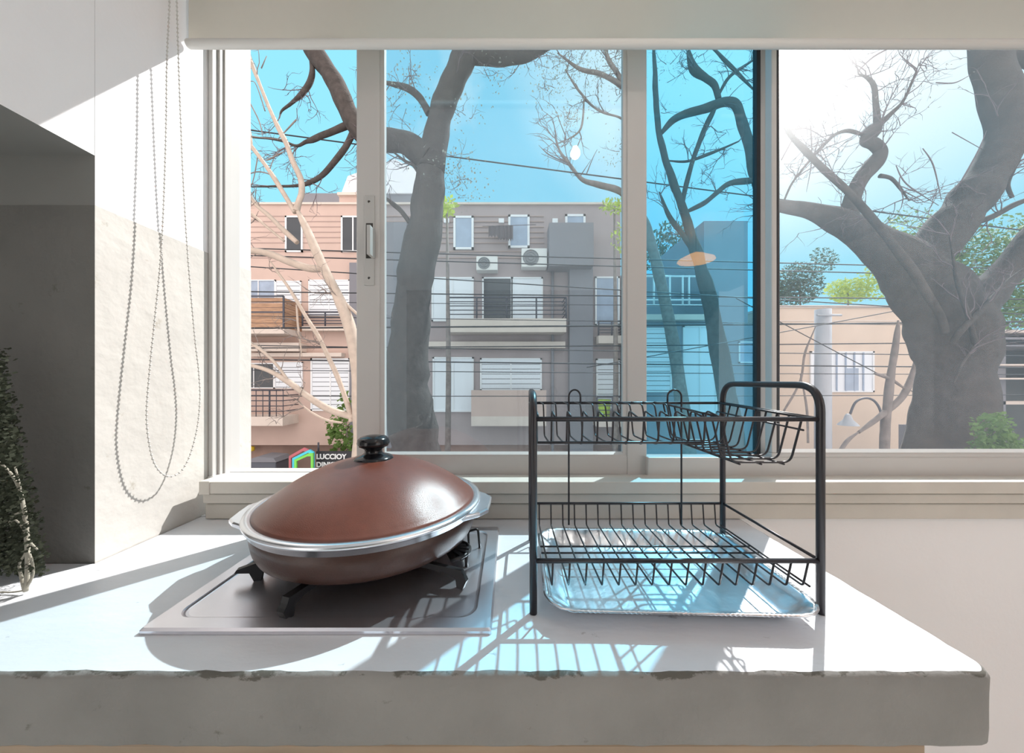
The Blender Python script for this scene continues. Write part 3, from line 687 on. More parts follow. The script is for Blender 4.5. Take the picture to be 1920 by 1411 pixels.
balcony(ab, 845, 1055, 567, 604, 628, .8, 'rail'); balcony(ab, 300, 560, 730, 776, 792, .9, 'grid')
balcony(ab, 888, 1020, 730, 776, 793, .8, 'wall'); balcony(ab, 1116, 1164, 606, 632, 646, .5, 'rail'); balcony(ab, 1108, 1163, 742, 780, 794, .9, 'rail')
for r_ in ((437, 642, 560, 658, .5), (470, 661, 640, 668, .3), (800, 640, 1060, 652, .25)): MB().pbox(*r_[:4], BYd - r_[4], BYd + .05).build('awning_ledge', M['slab'], ab)
for x in (935, 1036, 832): MB().pbox(x, 409, x + 10, 417, BYd - .05, BYd + .05).build('vent_brick', M['win_white'], ab)
MB().pbox(636, 362, 700, 386, BYd + .2, BYd + 2.5).build('roof_hut', M['facade'], ab); MB().pbox(632, 360, 705, 365, BYd + .1, BYd + 2.6).build('roof_hut_slab', M['slab'], ab)
# a white house behind it, on the left
wh = empty('white_roof_house', P(690, 960, 19), 'white house with a grey top floor rising behind the pink apartment block', 'building')
mb = MB(); mb.pbox(560, 362, 782, 420, 19, 24); q = P(560, 420, 19); MB().box(q.x, PX(782, 19), 19, 24, GZ, q.z).build('base', M['facade_grey'], wh)
mb.build('top_floor', M['facade_grey'], wh)
a = P(640, 362, 18.9); b = P(785, 362, 18.9)
MB().prism([(a.x, a.z), (b.x, b.z), (PX(780, 18.9), PZ(318, 18.9)), (PX(740, 18.9), PZ(298, 18.9)), (PX(652, 18.9), PZ(330, 18.9))], 18.9, 24.2).build('gable', M['facade_white'], wh)
# air conditioners on the facade
for (x0, y0, x1, y1), lab in (((893, 480, 933, 506), 'smaller air conditioner unit, lower of two on the pink facade'), ((978, 465, 1026, 500), 'larger air conditioner unit beside the grey bay')):
    ac = empty('air_conditioner', P((x0+x1)/2, y1, BYd - .2), lab, 'air conditioner', 'air conditioners on the pink facade')
    MB().pbox(x0, y0, x1, y1, BYd - .45, BYd - .02, .02).build('case', M['ac'], ac)
    c = P(x0 + (x1-x0)*.36, (y0+y1)/2, BYd - .46); r = (y1-y0)*.40*BYd/F
    fg = MB(); fg.add([c] + [c + Vector((r*math.cos(2*math.pi*i/20), 0, r*math.sin(2*math.pi*i/20))) for i in range(20)], [(0, i+1, (i+1) % 20 + 1) for i in range(20)])
    for k in range(3): fg.tube([c + Vector((r*(k+1)/3*math.cos(2*math.pi*i/20), -.01, r*(k+1)/3*math.sin(2*math.pi*i/20))) for i in range(21)], .012, 4)
    fg.build('fan_grille', M['grille'], ac)
lu = MB(); rows = [(916, 424, 934, 445), (934, 423, 950, 450), (949, 422, 962, 452)]
for i, (x0, y0, x1, y1) in enumerate(rows):
    n = 6; vs = []
    for j in range(n + 1):
        for zz in (y0, y1 - (j % 2) * 5):
            v = P(x0 + (x1-x0)*j/n, zz, BYd - .45); v.y += .03*math.sin(j*2.1); vs.append(v)
    lu.add(vs, [(2*j, 2*j+1, 2*j+3, 2*j+2) for j in range(n)])
    lu.add([v + Vector((0, .015, 0)) for v in vs], [(2*j, 2*j+1, 2*j+3, 2*j+2) for j in range(n)])
lu.tube([P(905, 424, BYd - .45), P(1005, 421, BYd - .45)], .012, 4)
tag(lu.build('hanging_laundry', M['laundry']), 'dark laundry hanging on a line before the upper pink facade', 'laundry')
# ground floor of the block: lamp, car and signs
tag(MB().lathe([(0, 0), (.10, 0), (.12, .06), (.10, .16), (0, .18)], P(471, 845, BYd + .2), 14).build('yellow_lamp', M['yellow']), 'small yellow lamp above the shop window', 'lamp')
WYc = 11.7
cr = empty('waste_container', (PX(492, WYc), WYc, GZ + .12), 'dark grey lidded street container below the yellow lamp', 'container')
a = P(468, 866, WYc); b = P(517, 890, WYc)
MB().bbox(a.x, b.x, WYc, WYc + .7, GZ + .25, a.z, .04).build('body', M['car_grey'], cr)
MB().prism([(a.x - .04, a.z), (b.x + .04, a.z), (b.x - .05, a.z + .14), (a.x + .25, a.z + .18), (a.x - .02, a.z + .10)], WYc - .03, WYc + .74).build('lid', M['facade_grey'], cr)
for x in (a.x + .12, b.x - .12): MB().tube([(x - .04, WYc + .2, GZ + .19), (x + .04, WYc + .2, GZ + .19)], .07, 12).build('wheel', M['gasket'], cr)
sg = empty('layered_sign', P(565, 920, 11.0), 'hollow square sign in red, cyan and green layers on a post', 'sign')
def hexframe(pts, wd, y0, y1, m_, nm):
    q = [P(x, y, 11.0) for x, y in pts]; c = sum(q, Vector()) / len(q); inn = [c + (v - c) * wd for v in q]
    n = len(q); vs = [(v.x, y0, v.z) for v in q] + [(v.x, y0, v.z) for v in inn] + [(v.x, y1, v.z) for v in q] + [(v.x, y1, v.z) for v in inn]
    fs = []
    for i in range(n):
        k = (i+1) % n; fs += [(i, k, n+k, n+i), (2*n+i, 3*n+i, 3*n+k, 2*n+k), (i, 2*n+i, 2*n+k, k), (n+i, n+k, 3*n+k, 3*n+i)]
    MB().add(vs, fs).build(nm, m_, sg, recalc=True)
hexframe([(538, 856), (566, 840), (584, 848), (584, 905), (556, 915), (538, 905)], .84, 11.10, 11.16, M['sign_red'], 'red_layer')
hexframe([(547, 859), (579, 843), (587, 848), (587, 888), (560, 905), (547, 905)], .82, 11.02, 11.10, M['sign_cyan'], 'cyan_layer')
hexframe([(553, 861), (580, 849), (588, 849), (588, 882), (565, 896), (553, 896)], .76, 10.96, 11.02, M['sign_green'], 'green_layer')
q = P(556, 905, 11.05); MB().box(q.x - .05, q.x + .05, 11.03, 11.09, GZ + .12, q.z + .1).build('post', M['rail_dark'], sg)
def text(body, size, loc, m_, name, par):
    c = bpy.data.curves.new(name, 'FONT'); c.body = body; c.size = size; c.extrude = .012; c.offset = .006
    t = bpy.data.objects.new(name, c); COL.objects.link(t); dg = bpy.context.evaluated_depsgraph_get(); dg.update()
    me = bpy.data.meshes.new_from_object(t.evaluated_get(dg)); bpy.data.objects.remove(t); bpy.data.curves.remove(c)
    me.materials.clear(); me.materials.append(m_)
    o = bpy.data.objects.new(name, me); COL.objects.link(o); o.parent = par; o.location = Vector(loc) - wloc(par); o.rotation_euler = (math.pi/2, 0, 0)
ls = empty('shop_lettering', P(615, 885, 11.3), 'white capital letters of a shop name on a black board', 'sign')
q0 = P(592, 846, 11.3); q1 = P(660, 905, 11.3)
MB().box(q0.x, q1.x, 11.32, 11.38, q1.z, q0.z).build('board', M['sign_black'], ls)
text('LUCCIOY', .225, P(593, 860, 11.31), M['sign_white'], 'letters', ls); text('DINKUR', .225, P(593, 875, 11.31), M['sign_white'], 'letters', ls)
MB().tube([P(597, 829, 11.36), P(597, 846, 11.36)], .03, 6).build('hanger', M['rail_dark'], ls)
lz = PZ(780, BYd); lx = PX(1134, 12.1)
lbn = empty('lime_bin', (lx, 12.15, lz), 'lime green container on the balcony seen above the rack', 'container')
MB().lathe([(0, 0), (.17, 0), (.21, .55), (.19, .55)], (lx, 12.15, lz + .005), 20, cap0=True).build('bucket', M['lime_bin'], lbn); MB().lathe([(.22, .55), (.225, .58), (.20, .62), (0, .63)], (lx, 12.15, lz + .005), 20).build('lid', M['lime_bin'], lbn)
# slate tower house in the middle ------------------------------------------------------
th = empty('slate_tower_house', P(1320, 960, 11.5), 'slate grey tower house with a white railed balcony behind the blue glass', 'building')
TY = 11.5
mb = MB(); a = P(1320, 414, TY); b = P(1402, 414, TY); mb.box(a.x, b.x, TY, TY + 4, GZ, a.z)
a2 = P(1190, 600, TY); b2 = P(1320, 600, TY); mb.box(a2.x, b2.x, TY, TY + 5, GZ, a2.z); mb.box(a2.x, b2.x, TY + 1.2, TY + 5, a2.z, PZ(492, TY)); mb.box(b.x, PX(1445, 12) - .06, TY + .5, TY + 5, GZ, PZ(604, TY))
mb.build('wall', M['facade_blue'], th)
mb = MB(); mb.box(a2.x, b2.x, TY - .3, TY + .02, PZ(602, TY), PZ(592, TY)); mb.build('ledge', M['slab'], th)
mb = MB()
for x in (1226, 1246, 1256, 1280, 1292, 1319): mb.tube([P(x, 516, TY + .05), P(x, 572, TY + .05)], .035, 5)
mb.tube([P(1190, 518, TY + .05), P(1320, 518, TY + .05)], .035, 5); mb.tube([P(1190, 562, TY + .05), P(1320, 562, TY + .05)], .03, 5); mb.tube([P(1190, 572, TY + .05), P(1320, 572, TY + .05)], .03, 5)
mb.build('balcony_railing', M['win_white'], th)
for r_ in ((1196, 614, 1260, 735, 'shutter', 3, False), (1281, 610, 1345, 775, 'pale', 3, True), (1386, 640, 1415, 680, 'blue', 2, False)): window(th, *r_[:4], TY, r_[4], r_[5], r_[6])
# cream house on the right --------------------------------------------------------------
ch = empty('cream_house', P(1590, 960, 12.0), 'low cream rendered house with a white shuttered window behind the pole', 'building')
HYd = 12.0
mb = MB(); a = P(1445, 577, HYd); mb.box(a.x, PX(1790, HYd), HYd, HYd + 6, GZ, a.z); mb.build('wall', M['facade_cream'], ch)
mb = MB(); mb.box(a.x - .02, PX(1792, HYd), HYd - .05, HYd + 6.05, a.z, a.z + .08); mb.pbox(1445, 600, 1790, 602, HYd - .02, HYd + .02); mb.build('parapet', M['slab'], ch)
f = window(ch, 1520, 658, 1640, 735, HYd, 'pale', 3, False)
mb = MB()
for x in (1537, 1553, 1570, 1587, 1603, 1620): mb.pbox(x - 1, 660, x + 1, 733, HYd - .06, HYd)
mb.pbox(1587, 690, 1610, 732, HYd - .05, HYd); mb.build('shutter_slats', M['pane_blue'], f)
mb = MB(); mb.pbox(1700, 797, 1812, 850, 9.5, 9.7); q = P(1700, 850, 9.5); mb.box(q.x, PX(1812, 9.5), 9.5, 9.7, GZ, q.z + .05)
tag(mb.build('garden_wall', M['facade_grey']), 'low grey concrete wall at the foot of the big tree', 'wall')
pr = empty('dark_porch', P(1900, 960, 12.5), 'dark open porch with flat pale roof edges right of the big tree', 'building')
PYd = 12.5
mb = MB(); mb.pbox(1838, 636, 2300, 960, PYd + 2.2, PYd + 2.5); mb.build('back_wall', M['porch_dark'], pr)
for i, (y, th_) in enumerate(((618, 6), (632, 4), (646, 3), (682, 3), (708, 3))): MB().pbox(1836, y, 2300, y + th_, PYd - .1 * i, PYd + 2.2).build('roof_beam', M['slab'] if i in (0, 3, 4) else M['facade_grey'], pr)
MB().pbox(1852, 640, 1886, 960, PYd, PYd + .5).build('column', M['facade_grey'], pr); MB().pbox(1880, 752, 2300, 758, PYd, PYd + .3).build('rail', M['slab'], pr)
# utility pole and gooseneck lamp
mb = MB(); q = P(1543, 580, 10.2); rp = 12.5 * 10.2 / F
mb.tube([(q.x, 10.2, GZ), (q.x, 10.2, q.z)], [rp * 1.05, rp], 16); mb.tube([(q.x - .35, 10.0, q.z - .2), (q.x + .35, 10.0, q.z - .2)], .03, 6)
tag(mb.build('utility_pole', M['pole']), 'grey steel utility pole in front of the cream house', 'pole')
gl_ = empty('gooseneck_lamp', P(1653, 840, 8.5), 'curved gooseneck lamp with a small bell shade before the cream house', 'lamp')
MB().tube([v.xyz for v in spline([P(1652, 960, 8.5), P(1652, 815, 8.5), P(1652, 775, 8.5), P(1640, 752, 8.5), P(1622, 746, 8.5), P(1604, 754, 8.5), P(1594, 776, 8.5)], 6)], .026, 7).build('arm', M['rail_dark'], gl_)
c = P(1590, 797, 8.5); MB().lathe([(.21, 0), (.17, .05), (.09, .14), (.06, .24), (.03, .28), (0, .28)], c, 20).build('shade', M['pole'], gl_)
# ------------------------------------------------------------------ overhead cables
CB_ = [((0, 182), (1920, 433), 9.0, .022, 'single cable slanting highest across the sky'), ((0, 452), (1920, 505), 9.6, .02, 'upper cable of the pair at the roof windows'), ((0, 465), (1920, 520), 9.6, .02, 'lower cable of the pair at the roof windows'),
       ((0, 470), (1920, 590), 7.9, .016, 'slanting cable above the second floor windows'), ((0, 541), (1920, 562), 9.6, .022, 'thick cable across the second floor windows'), ((0, 560), (1920, 578), 9.2, .012, 'thin cable just under the thick second floor cable'), ((0, 585), (1920, 612), 9.2, .012, 'thin cable across the balcony railing'),
       ((0, 618), (1920, 604), 9.8, .03, 'thick bundled cable crossing above the white house window'), ((0, 655), (1920, 642), 9.4, .02, 'cable just above the third floor windows'), ((0, 640), (1920, 668), 9.0, .016, 'cable slanting below the second floor slabs'), ((0, 668), (1920, 690), 9.6, .024, 'thick cable through the cream house window'),
       ((0, 690), (1920, 703), 9.2, .014, 'thin cable below the thick cable at the cream house window'), ((0, 742), (1920, 741), 9.0, .014, 'lowest cable under the cream house window'), ((1100, 690), (1920, 538), 8.0, .014, 'cable rising steeply to the right past the big tree'), ((1380, 560), (1760, 760), 8.35, .014, 'cable falling to the right past the utility pole')]
for (xa, ya), (xb, yb), Y, r, lab in CB_:
    a = P(xa, ya, Y); b = P(xb, yb, Y); e = (b - a); a = a - e * .25; b = b + e * .25; sag = .05 * e.length / 20
    if xa > 0: a = P(xa, ya, Y); b = P(xb, yb, Y); sag = .02
    pts = [a + (b - a) * t / 24 - Vector((0, 0, sag * 4 * (t/24) * (1 - t/24) - sag * .8)) for t in range(25)]
    m_ = MB(); m_.tube(pts, r * .8, 5); tag(m_.build('overhead_cable', M['cable']), lab, 'cable', 'overhead cables across the street')
# ------------------------------------------------------------------ trees
def limb(mb, pts, Y0, n=8, jit=.0, k=6):
    """pts: (x, y, width in pixels[, depth offset])"""
    q = [Vector((*P(p[0], p[1], Y0 + (p[3] if len(p) > 3 else 0)), p[2] * .5 * (Y0 + (p[3] if len(p) > 3 else 0)) / F)) for p in pts]
    q[-1].w *= .45
    s_ = spline(q, k); c = [v.xyz for v in s_]
    if jit:
        for i, v in enumerate(c): v += Vector((noise.noise(v*2.0), noise.noise(v*2.0 + Vector((7,3,1))), noise.noise(v*2.0 + Vector((1,9,4))))) * jit
    mb.tube(c, [max(.003, v.w * (1 + (.18 * noise.noise(c[i] * 3) if jit else 0))) for i, v in enumerate(s_)], n); return c
def twigs(mb, start, direc, length, r, depth, ends):
    p = Vector(start); d = Vector(direc).normalized(); pts = [p.copy()]; seg = 5
    for i in range(seg):
        d = (d + Vector((random.gauss(0, .22), random.gauss(0, .22), random.gauss(0, .2) + .03))).normalized(); p = p + d * length / seg; pts.append(p.copy())
        if depth and random.random() < .6:
            nd = (d + Vector((random.gauss(0, .8), random.gauss(0, .5), random.gauss(0, .7)))).normalized(); twigs(mb, p, nd, length * random.uniform(.4, .7), r * .6, depth - 1, ends)
    mb.tube(pts, [r * (1 - .75 * i / seg) for i in range(seg + 1)], 4, False); ends.append(p)
def sprig(mb, p, n=40, spread=.25, size=.035):
    p = Vector(p)
    for i in range(n): mb.leaf(p + Vector((random.gauss(0, spread), random.gauss(0, spread), random.gauss(0, spread * .7))), size * random.uniform(.6, 1.3))
def blob(mb, x, y, rx, ry, Y, n, size, dy=.6):
    for i in range(n):
        a = random.uniform(0, 2*math.pi); r = random.random() ** .6
        mb.leaf(P(x + rx*r*math.cos(a), y + ry*r*math.sin(a), Y + random.uniform(-dy, dy)), size * random.uniform(.6, 1.4))
def tree(name, label, Y0, trunk, limbs, bark, thin, feathers, fm, seed, ntw=3, tl=.7, twig_m='twig', jit=.03, lsize=.035):
    random.seed(seed)
    base = P(trunk[0][0], trunk[0][1], Y0); t = empty(name, (base.x, Y0, GZ), label, 'tree')
    m_ = MB(); c0 = limb(m_, trunk, Y0, 12, jit)
    m_.build('trunk', M[bark], t)
    tw = MB(); ends = []
    for lb in limbs:
        m_ = MB(); c = limb(m_, lb, Y0, 9 if lb[0][2] > 20 else 7, jit * .6); m_.build('branch', M[bark], t)
        for i in range(ntw):
            j = random.randrange(len(c)//3, len(c)); d = c[min(j+1, len(c)-1)] - c[max(j-1, 0)]
            if d.length < 1e-6: continue
            twigs(tw, c[j], d.normalized() + Vector((random.gauss(0, .8), random.gauss(0, .4), random.gauss(0, .6))), tl * random.uniform(.5, 1.2), .0105 * Y0 / 6, 2, ends)
    for th_ in thin: limb(tw, [(a_, b_, c_ * .75) for a_, b_, c_ in th_], Y0, 5, 0)
    for fx, fy, sp, n in feathers:
        cpt = P(fx, fy, Y0)
        for i in range(4): twigs(tw, cpt + Vector((random.gauss(0, sp*.4), random.gauss(0, sp*.4), random.gauss(0, sp*.4))), (random.gauss(0,1), random.gauss(0,.5), random.gauss(0,1)), sp * 1.4, .006 * Y0/6, 1, ends)
    if tw.v: tw.build('twigs', M[twig_m], t)['kind'] = 'stuff'
    lf_ = MB()
    for fx, fy, sp, n in feathers: sprig(lf_, P(fx, fy, Y0), n, sp, lsize)
    if lf_.v: lf_.build('foliage', M[fm], t)['kind'] = 'stuff'
    return t
tree('street_tree', 'dark trunked street tree with a thick leaning limb in front of the pink block', 7.0,
     [(800, 1060, 104), (790, 960, 96), (778, 830, 92), (764, 720, 82), (770, 610, 72), (782, 500, 72), (800, 410, 62), (806, 340, 56), (812, 285, 62)],
     [[(808, 320, 50), (826, 215, 44), (852, 150, 44), (880, 85, 48), (915, 20, 40), (940, -80, 30)], [(876, 104, 30), (905, 100, 38), (960, 100, 34), (998, 97, 26), (1040, 70, 20), (1100, 10, 16)],
      [(806, 300, 52), (765, 270, 42), (722, 262, 40), (684, 252, 38), (655, 215, 36), (632, 160, 34), (604, 118, 33), (574, 70, 32), (540, 10, 28)],
      [(805, 212, 14), (786, 182, 13), (762, 164, 12), (722, 153, 14)], [(583, 96, 6), (586, 130, 10), (580, 155, 11), (565, 177, 9), (545, 195, 6), (528, 208, 4), (524, 222, 3)], [(668, 228, 14), (610, 252, 12), (588, 262, 11), (572, 266, 7), (555, 272, 5), (530, 264, 5), (500, 258, 4), (470, 258, 3)],
      [(668, 236, 13), (647, 276, 11), (625, 305, 10), (600, 330, 9), (575, 344, 8), (550, 349, 5), (510, 350, 4), (470, 350, 4)], [(770, 420, 8), (752, 395, 9), (735, 380, 8), (718, 366, 8)], [(790, 335, 6), (776, 310, 7), (762, 302, 6), (735, 283, 5)]],
     'bark_dark', None or [], [(770, 140, .25, 110), (850, 315, .3, 160), (870, 345, .3, 120), (930, 135, .25, 90), (750, 185, .3, 60), (872, 210, .2, 50)], 'leaf_pale', 3, 6, .7, lsize=.045)
tree('pale_stemmed_tree', 'slender tree with pale cream stems seen through the open left window section', 5.0,
     [(690, 1060, 44), (680, 900, 38), (678, 800, 32), (672, 740, 26), (668, 680, 22), (655, 610, 22), (636, 560, 20), (606, 500, 17), (580, 440, 16), (556, 392, 15)],
     [[(555, 395, 13), (560, 378, 12), (566, 360, 11), (564, 335, 11), (550, 305, 10), (537, 270, 9), (522, 240, 8), (502, 195, 7), (482, 145, 7), (462, 95, 7), (440, 40, 5)],
      [(608, 502, 14), (580, 503, 15), (540, 490, 14), (500, 474, 13), (460, 468, 13), (425, 466, 13), (380, 470, 12)], [(660, 790, 12), (652, 760, 10), (630, 700, 9), (602, 640, 8), (575, 595, 7), (545, 545, 6), (520, 510, 4), (505, 487, 3)],
      [(664, 782, 13), (620, 768, 14), (580, 745, 12), (540, 715, 11), (505, 695, 9), (470, 685, 7), (430, 678, 7), (390, 675, 6)], [(542, 716, 5), (520, 685, 6), (495, 660, 6), (465, 640, 6), (432, 618, 6)], [(553, 398, 9), (530, 360, 9), (505, 320, 8), (478, 283, 8), (460, 260, 7), (433, 218, 6), (400, 170, 5)],
      [(558, 455, 9), (530, 430, 9), (505, 405, 8), (482, 385, 7), (465, 360, 8), (458, 330, 7), (460, 300, 6), (468, 275, 6)], [(472, 280, 5), (466, 240, 6), (450, 195, 6), (440, 170, 6), (425, 150, 5)], [(640, 792, 4), (610, 786, 5), (580, 770, 4), (556, 750, 3)], [(556, 571, 3), (560, 620, 4), (566, 668, 3)], [(672, 590, 5), (655, 575, 6), (640, 560, 6), (625, 550, 4)], [(533, 452, 4), (500, 425, 5), (465, 395, 5), (430, 372, 4)]],
     'bark_pale', [[(432, 240, 3), (470, 255, 3), (540, 262, 3)], [(497, 208, 3), (478, 155, 2), (460, 158, 3)], [(484, 290, 3), (470, 350, 2), (440, 358, 3)], [(515, 330, 3), (480, 322, 3), (432, 343, 3)], [(434, 136, 3), (472, 128, 3)], [(432, 100, 3), (455, 165, 3), (485, 225, 3), (492, 255, 3)], [(490, 128, 3), (500, 105, 4)], [(520, 262, 2), (552, 228, 4), (556, 224, 3)], [(530, 285, 3), (505, 298, 4), (498, 300, 3)], [(440, 385, 2), (470, 455, 2), (486, 470, 2)], [(435, 415, 2), (470, 418, 3), (485, 395, 2)]],
     [], 'leaf_pale', 11, 3, .45, 'bark_mid', .012)
SPROUT = [[(1772, 625, 12, -.38), (1762, 592, 13, -.42), (1742, 553, 14, -.5), (1712, 505, 15, -.55), (1675, 460, 14, -.5), (1640, 415, 13, -.5), (1600, 370, 12, -.5), (1560, 332, 12, -.5), (1515, 288, 11, -.5), (1482, 252, 9, -.5), (1472, 215, 6, -.5), (1485, 165, 4, -.5), (1510, 110, 3, -.5)],
 [(1838, 662, 8, -.3), (1830, 640, 9, -.42), (1815, 590, 8, -.55), (1800, 540, 7, -.6), (1790, 490, 5, -.6), (1780, 440, 3, -.6)], [(1785, 645, 8, -.4), (1800, 622, 11, -.5), (1830, 590, 11, -.55), (1860, 560, 9, -.55), (1895, 525, 7, -.5), (1925, 500, 4, -.5)], [(1787, 718, 3, -.45), (1800, 690, 5, -.47), (1820, 660, 5, -.45), (1832, 642, 5, -.42)]]
tree('big_street_tree', 'massive forked street tree with grey trunk behind the dusty right pane', 5.2,
     [(1775, 1080, 170), (1776, 960, 150), (1778, 850, 128), (1786, 760, 108), (1792, 690, 104), (1784, 630, 116), (1765, 580, 122), (1738, 535, 110), (1706, 495, 90)],
     [[(1740, 560, 90), (1700, 500, 88), (1650, 462, 66), (1600, 430, 52), (1560, 410, 40), (1515, 395, 28), (1465, 386, 22), (1420, 380, 18)], [(1590, 432, 42), (1590, 395, 26), (1600, 362, 24), (1618, 330, 26), (1640, 305, 26), (1650, 285, 20), (1640, 270, 20), (1625, 262, 20), (1636, 245, 26), (1652, 228, 20)],
      [(1645, 240, 14), (1642, 195, 9), (1640, 160, 8), (1628, 145, 6), (1608, 138, 4)], [(1650, 232, 12), (1672, 212, 8), (1692, 190, 5), (1712, 150, 4), (1722, 122, 3)], [(1616, 252, 5), (1590, 245, 7), (1570, 250, 6), (1555, 262, 5), (1530, 285, 4)], [(1466, 388, 3), (1482, 350, 4), (1500, 325, 4), (1530, 290, 4), (1560, 260, 4)],
      [(1700, 520, 70), (1745, 470, 72), (1790, 415, 68), (1825, 365, 64), (1862, 310, 58), (1882, 265, 56), (1884, 215, 56), (1870, 160, 52), (1858, 110, 52), (1856, 60, 52), (1862, -20, 46)], [(1885, 275, 20), (1905, 264, 18), (1935, 250, 20), (1990, 235, 16)], [(1870, 110, 30), (1890, 95, 34), (1915, 105, 30), (1950, 135, 26)],
      [(1795, 640, 90), (1825, 575, 66), (1862, 535, 54), (1900, 495, 48), (1935, 450, 50), (2000, 380, 44)], [(1925, 375, 8), (1900, 385, 10), (1870, 400, 10), (1840, 412, 10), (1810, 418, 8)], [(1650, 330, 8), (1672, 335, 6), (1690, 355, 5), (1705, 375, 3)], [(1900, 370, 6), (1890, 345, 7), (1900, 320, 6), (1915, 300, 5)]] + SPROUT,
     'bark_dark', [[(1465, 300, 3), (1500, 225, 3), (1515, 115, 3)], [(1608, 135, 3), (1640, 105, 4), (1690, 80, 4)], [(1785, 248, 2), (1842, 280, 3)], [(1790, 360, 3), (1830, 290, 3), (1850, 245, 3)], [(1680, 310, 2), (1700, 345, 3), (1760, 385, 3)], [(1755, 155, 3), (1790, 155, 3), (1820, 140, 3)], [(1730, 278, 2), (1750, 310, 3), (1765, 375, 3)], [(1470, 250, 3), (1510, 240, 3), (1550, 262, 3)], [(1520, 235, 3), (1522, 300, 3), (1512, 360, 2)]],
     [(1520, 130, .35, 60), (1560, 180, .35, 60), (1680, 190, .22, 70), (1720, 130, .3, 40), (1500, 210, .3, 30)], 'leaf_pale', 21, 7, .6)
random.seed(5)
sap = empty('bare_sapling', (PX(1655, 7.5), 7.5, GZ), 'thin bare brown sapling leaning before the cream house', 'sapling')
for lb in ([(1655, 1000, 18), (1658, 840, 14), (1668, 720, 12), (1680, 640, 10), (1684, 600, 7)], [(1610, 810, 6), (1650, 780, 11), (1690, 745, 11), (1712, 700, 10), (1724, 650, 8), (1726, 600, 6), (1720, 540, 5)], [(1640, 700, 5), (1670, 710, 6), (1696, 728, 6)], [(1470, 770, 4), (1500, 715, 4), (1510, 660, 4), (1530, 610, 3)], [(1515, 830, 4), (1512, 760, 4), (1500, 700, 3)], [(1575, 845, 6), (1590, 825, 7), (1612, 808, 6)]):
    m_ = MB(); limb(m_, lb, 7.5, 6, .008); m_.build('stem', M['bark_mid'], sap)
tree('slender_dark_tree', 'slender forked tree seen only through the blue tinted strip of glass', 8.5,
     [(1400, 1050, 44), (1372, 800, 36), (1345, 640, 30), (1322, 530, 24), (1300, 455, 19), (1278, 385, 15), (1258, 330, 13), (1240, 265, 11), (1232, 215, 10), (1228, 150, 9), (1226, 60, 8)],
     [[(1278, 385, 11), (1290, 330, 9), (1312, 265, 9), (1332, 218, 9), (1348, 190, 6)], [(1240, 250, 8), (1262, 225, 12), (1290, 212, 15), (1330, 200, 17), (1362, 190, 17), (1382, 200, 17), (1396, 245, 17), (1406, 285, 18), (1415, 330, 16), (1430, 400, 12)], [(1286, 398, 7), (1320, 380, 9), (1345, 360, 10), (1370, 343, 11), (1412, 338, 11), (1440, 336, 10)],
      [(1250, 300, 3), (1290, 302, 5), (1330, 288, 6), (1385, 265, 6)], [(1348, 185, 10), (1340, 160, 11), (1322, 146, 11), (1300, 130, 16), (1290, 95, 14)], [(1345, 185, 4), (1362, 150, 6), (1390, 128, 5), (1420, 108, 4)], [(1330, 85, 4), (1355, 110, 6), (1385, 140, 6), (1415, 172, 5)], [(1310, 480, 9), (1280, 440, 10), (1255, 405, 8), (1236, 360, 6)]],
     'bark_dark', [], [(1250, 120, .35, 110), (1285, 105, .3, 90), (1240, 200, .3, 50), (1300, 345, .25, 40)], 'leaf_pale', 31, 5, .7)
tree('bare_topped_tree', 'bare twiggy tree with feathery tufts right of the sky gap behind the sash', 10.6,
     [(1330, 1100, 30), (1300, 900, 26), (1262, 640, 22), (1232, 500, 20), (1210, 420, 18), (1185, 375, 16)],
     [[(1200, 400, 14), (1165, 360, 12), (1120, 345, 11), (1090, 335, 8), (1065, 305, 6), (1048, 280, 4), (1040, 245, 3)], [(1188, 380, 12), (1190, 280, 11), (1188, 200, 10), (1170, 165, 9), (1130, 140, 8), (1090, 130, 7), (1045, 100, 5)], [(1190, 240, 8), (1160, 220, 4), (1120, 205, 4), (1085, 170, 4), (1060, 130, 4)], [(1192, 200, 10), (1165, 150, 9), (1140, 110, 8), (1130, 70, 8)], [(1095, 180, 3), (1090, 240, 4), (1062, 262, 3)]],
     'bark_mid', [[(1062, 305, 3), (1030, 290, 3), (1010, 272, 2)], [(1072, 312, 3), (1015, 288, 2)], [(1100, 325, 3), (1112, 295, 2), (1120, 280, 2)], [(1088, 330, 3), (1108, 300, 2)]],
     [(1075, 215, .2, 110), (1060, 225, .15, 60), (1040, 140, .4, 190), (1100, 110, .5, 240), (1140, 130, .45, 200), (1030, 165, .3, 100), (1160, 290, .3, 110), (1150, 100, .45, 160), (1060, 100, .4, 160)], 'leaf_pale', 41, 6, .8, lsize=.06)
random.seed(9)
def bush(name, label, Y, blobs, m_, stem=None, cat='tree', zbase=None):
    x, y = blobs[0][0], blobs[0][1]
    t = empty(name, (PX(x, Y), Y, zbase if zbase is not None else GZ), label, cat)
    lf_ = MB()
    for bx, by, rx, ry, n, sz in blobs: blob(lf_, bx, by, rx, ry, Y, n, sz, .2 if stem else .6)
    lf_.build('foliage', M[m_], t)['kind'] = 'stuff'
    m2 = MB()
    if stem: limb(m2, stem, Y, 7, .01)
    else:
        bx, by = blobs[0][0], blobs[0][1]; c = P(bx, by, Y); m2.tube([(c.x, Y, GZ), (c.x + .05, Y, (c.z + GZ)/2), (c.x, Y, c.z)], [.10, .08, .03], 7)
    m2.build('stem', M['bark_mid'], t); return t
bush('lime_leaved_tree', 'lime green tree top peeking beside the dark trunk', 10.6, [(838, 388, 14, 18, 90, .16), (828, 398, 10, 10, 40, .14)], 'leaf_lime')
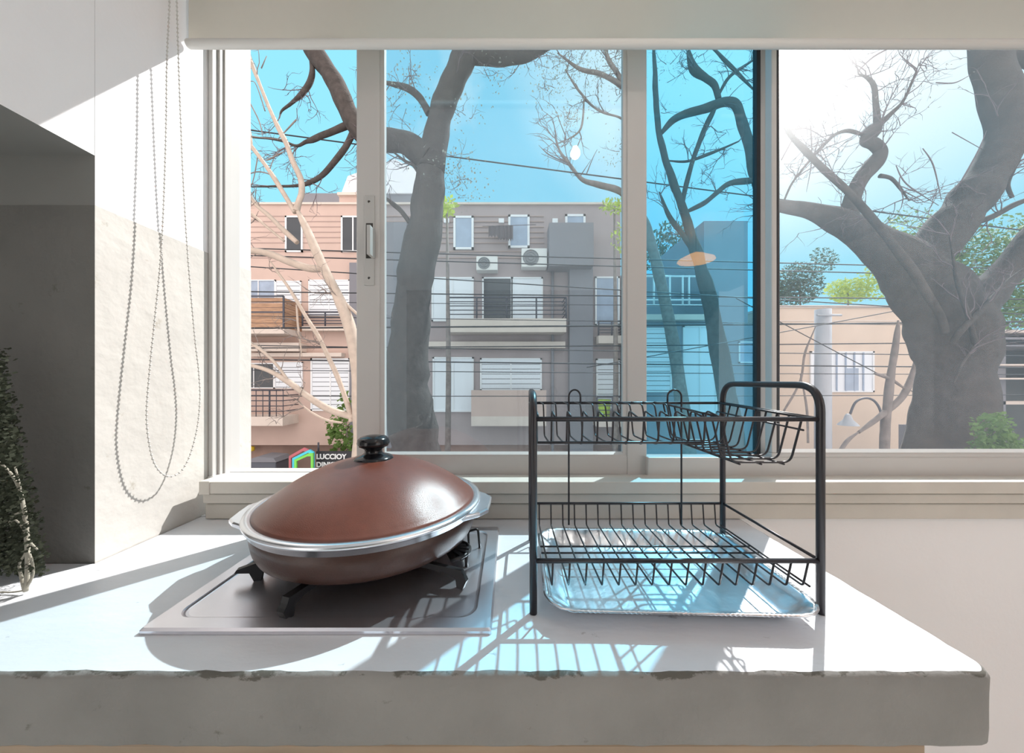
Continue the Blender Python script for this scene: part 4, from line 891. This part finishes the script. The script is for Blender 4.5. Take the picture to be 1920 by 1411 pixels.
bush('lime_leaved_tree', 'lime green tuft at the right edge of the sash above the grey bay', 10.6, [(1152, 388, 26, 14, 120, .14), (1160, 450, 14, 30, 60, .12)], 'leaf_lime')
bush('hedge_tree', 'dark green bushy tree behind the slate tower house', 18.5, [(1262, 455, 46, 40, 700, .22), (1220, 480, 30, 30, 300, .2)], 'leaf_deep')
bush('garden_tree', 'blue green bushy tree above the left end of the cream house', 22.5, [(1500, 530, 46, 38, 2000, .18), (1545, 485, 28, 22, 420, .16), (1470, 550, 40, 28, 900, .18)], 'leaf_deep')
bush('garden_tree', 'yellow green tree above the cream house roof', 19.6, [(1590, 545, 42, 22, 1300, .16), (1640, 530, 34, 34, 600, .16), (1660, 440, 36, 26, 150, .18)], 'leaf_lime')
bush('garden_tree', 'broad green tree filling the gap behind the fork of the massive tree', 17.0, [(1800, 480, 110, 60, 3200, .17), (1880, 560, 90, 60, 2600, .18), (1720, 430, 70, 40, 420, .18), (1900, 440, 60, 40, 300, .18), (1960, 500, 100, 90, 900, .22)], 'leaf_green')
bush('shrub', 'bright green shrub at the right foot of the massive tree', 4.3, [(1860, 800, 40, 28, 420, .05), (1880, 835, 44, 22, 420, .05), (1840, 840, 26, 20, 200, .05)], 'leaf_green', [(1862, 1000, 10), (1862, 850, 7), (1866, 800, 4)], 'shrub')
bush('shrub', 'small green leafy shoots above the pot knob by the pale stems', 11.9, [(646, 765, 10, 30, 70, .15), (640, 815, 24, 24, 160, .14), (650, 850, 34, 24, 240, .14), (625, 800, 14, 20, 60, .13)], 'leaf_green', [(668, 960, 8), (655, 860, 6), (648, 780, 3)], 'shrub')
# ------------------------------------------------------------------ colour management
SC.view_settings.view_transform = 'Standard'; SC.view_settings.look = 'None'; SC.view_settings.gamma = 1.0; SC.view_settings.use_curve_mapping = False
SC.view_settings.exposure = 0.16
SC.cycles.use_denoising = True
SC.cycles.max_bounces = 10; SC.cycles.diffuse_bounces = 5; SC.cycles.glossy_bounces = 4; SC.cycles.transparent_max_bounces = 24; SC.cycles.transmission_bounces = 6
SC.cycles.caustics_reflective = True; SC.cycles.sample_clamp_indirect = 6.0
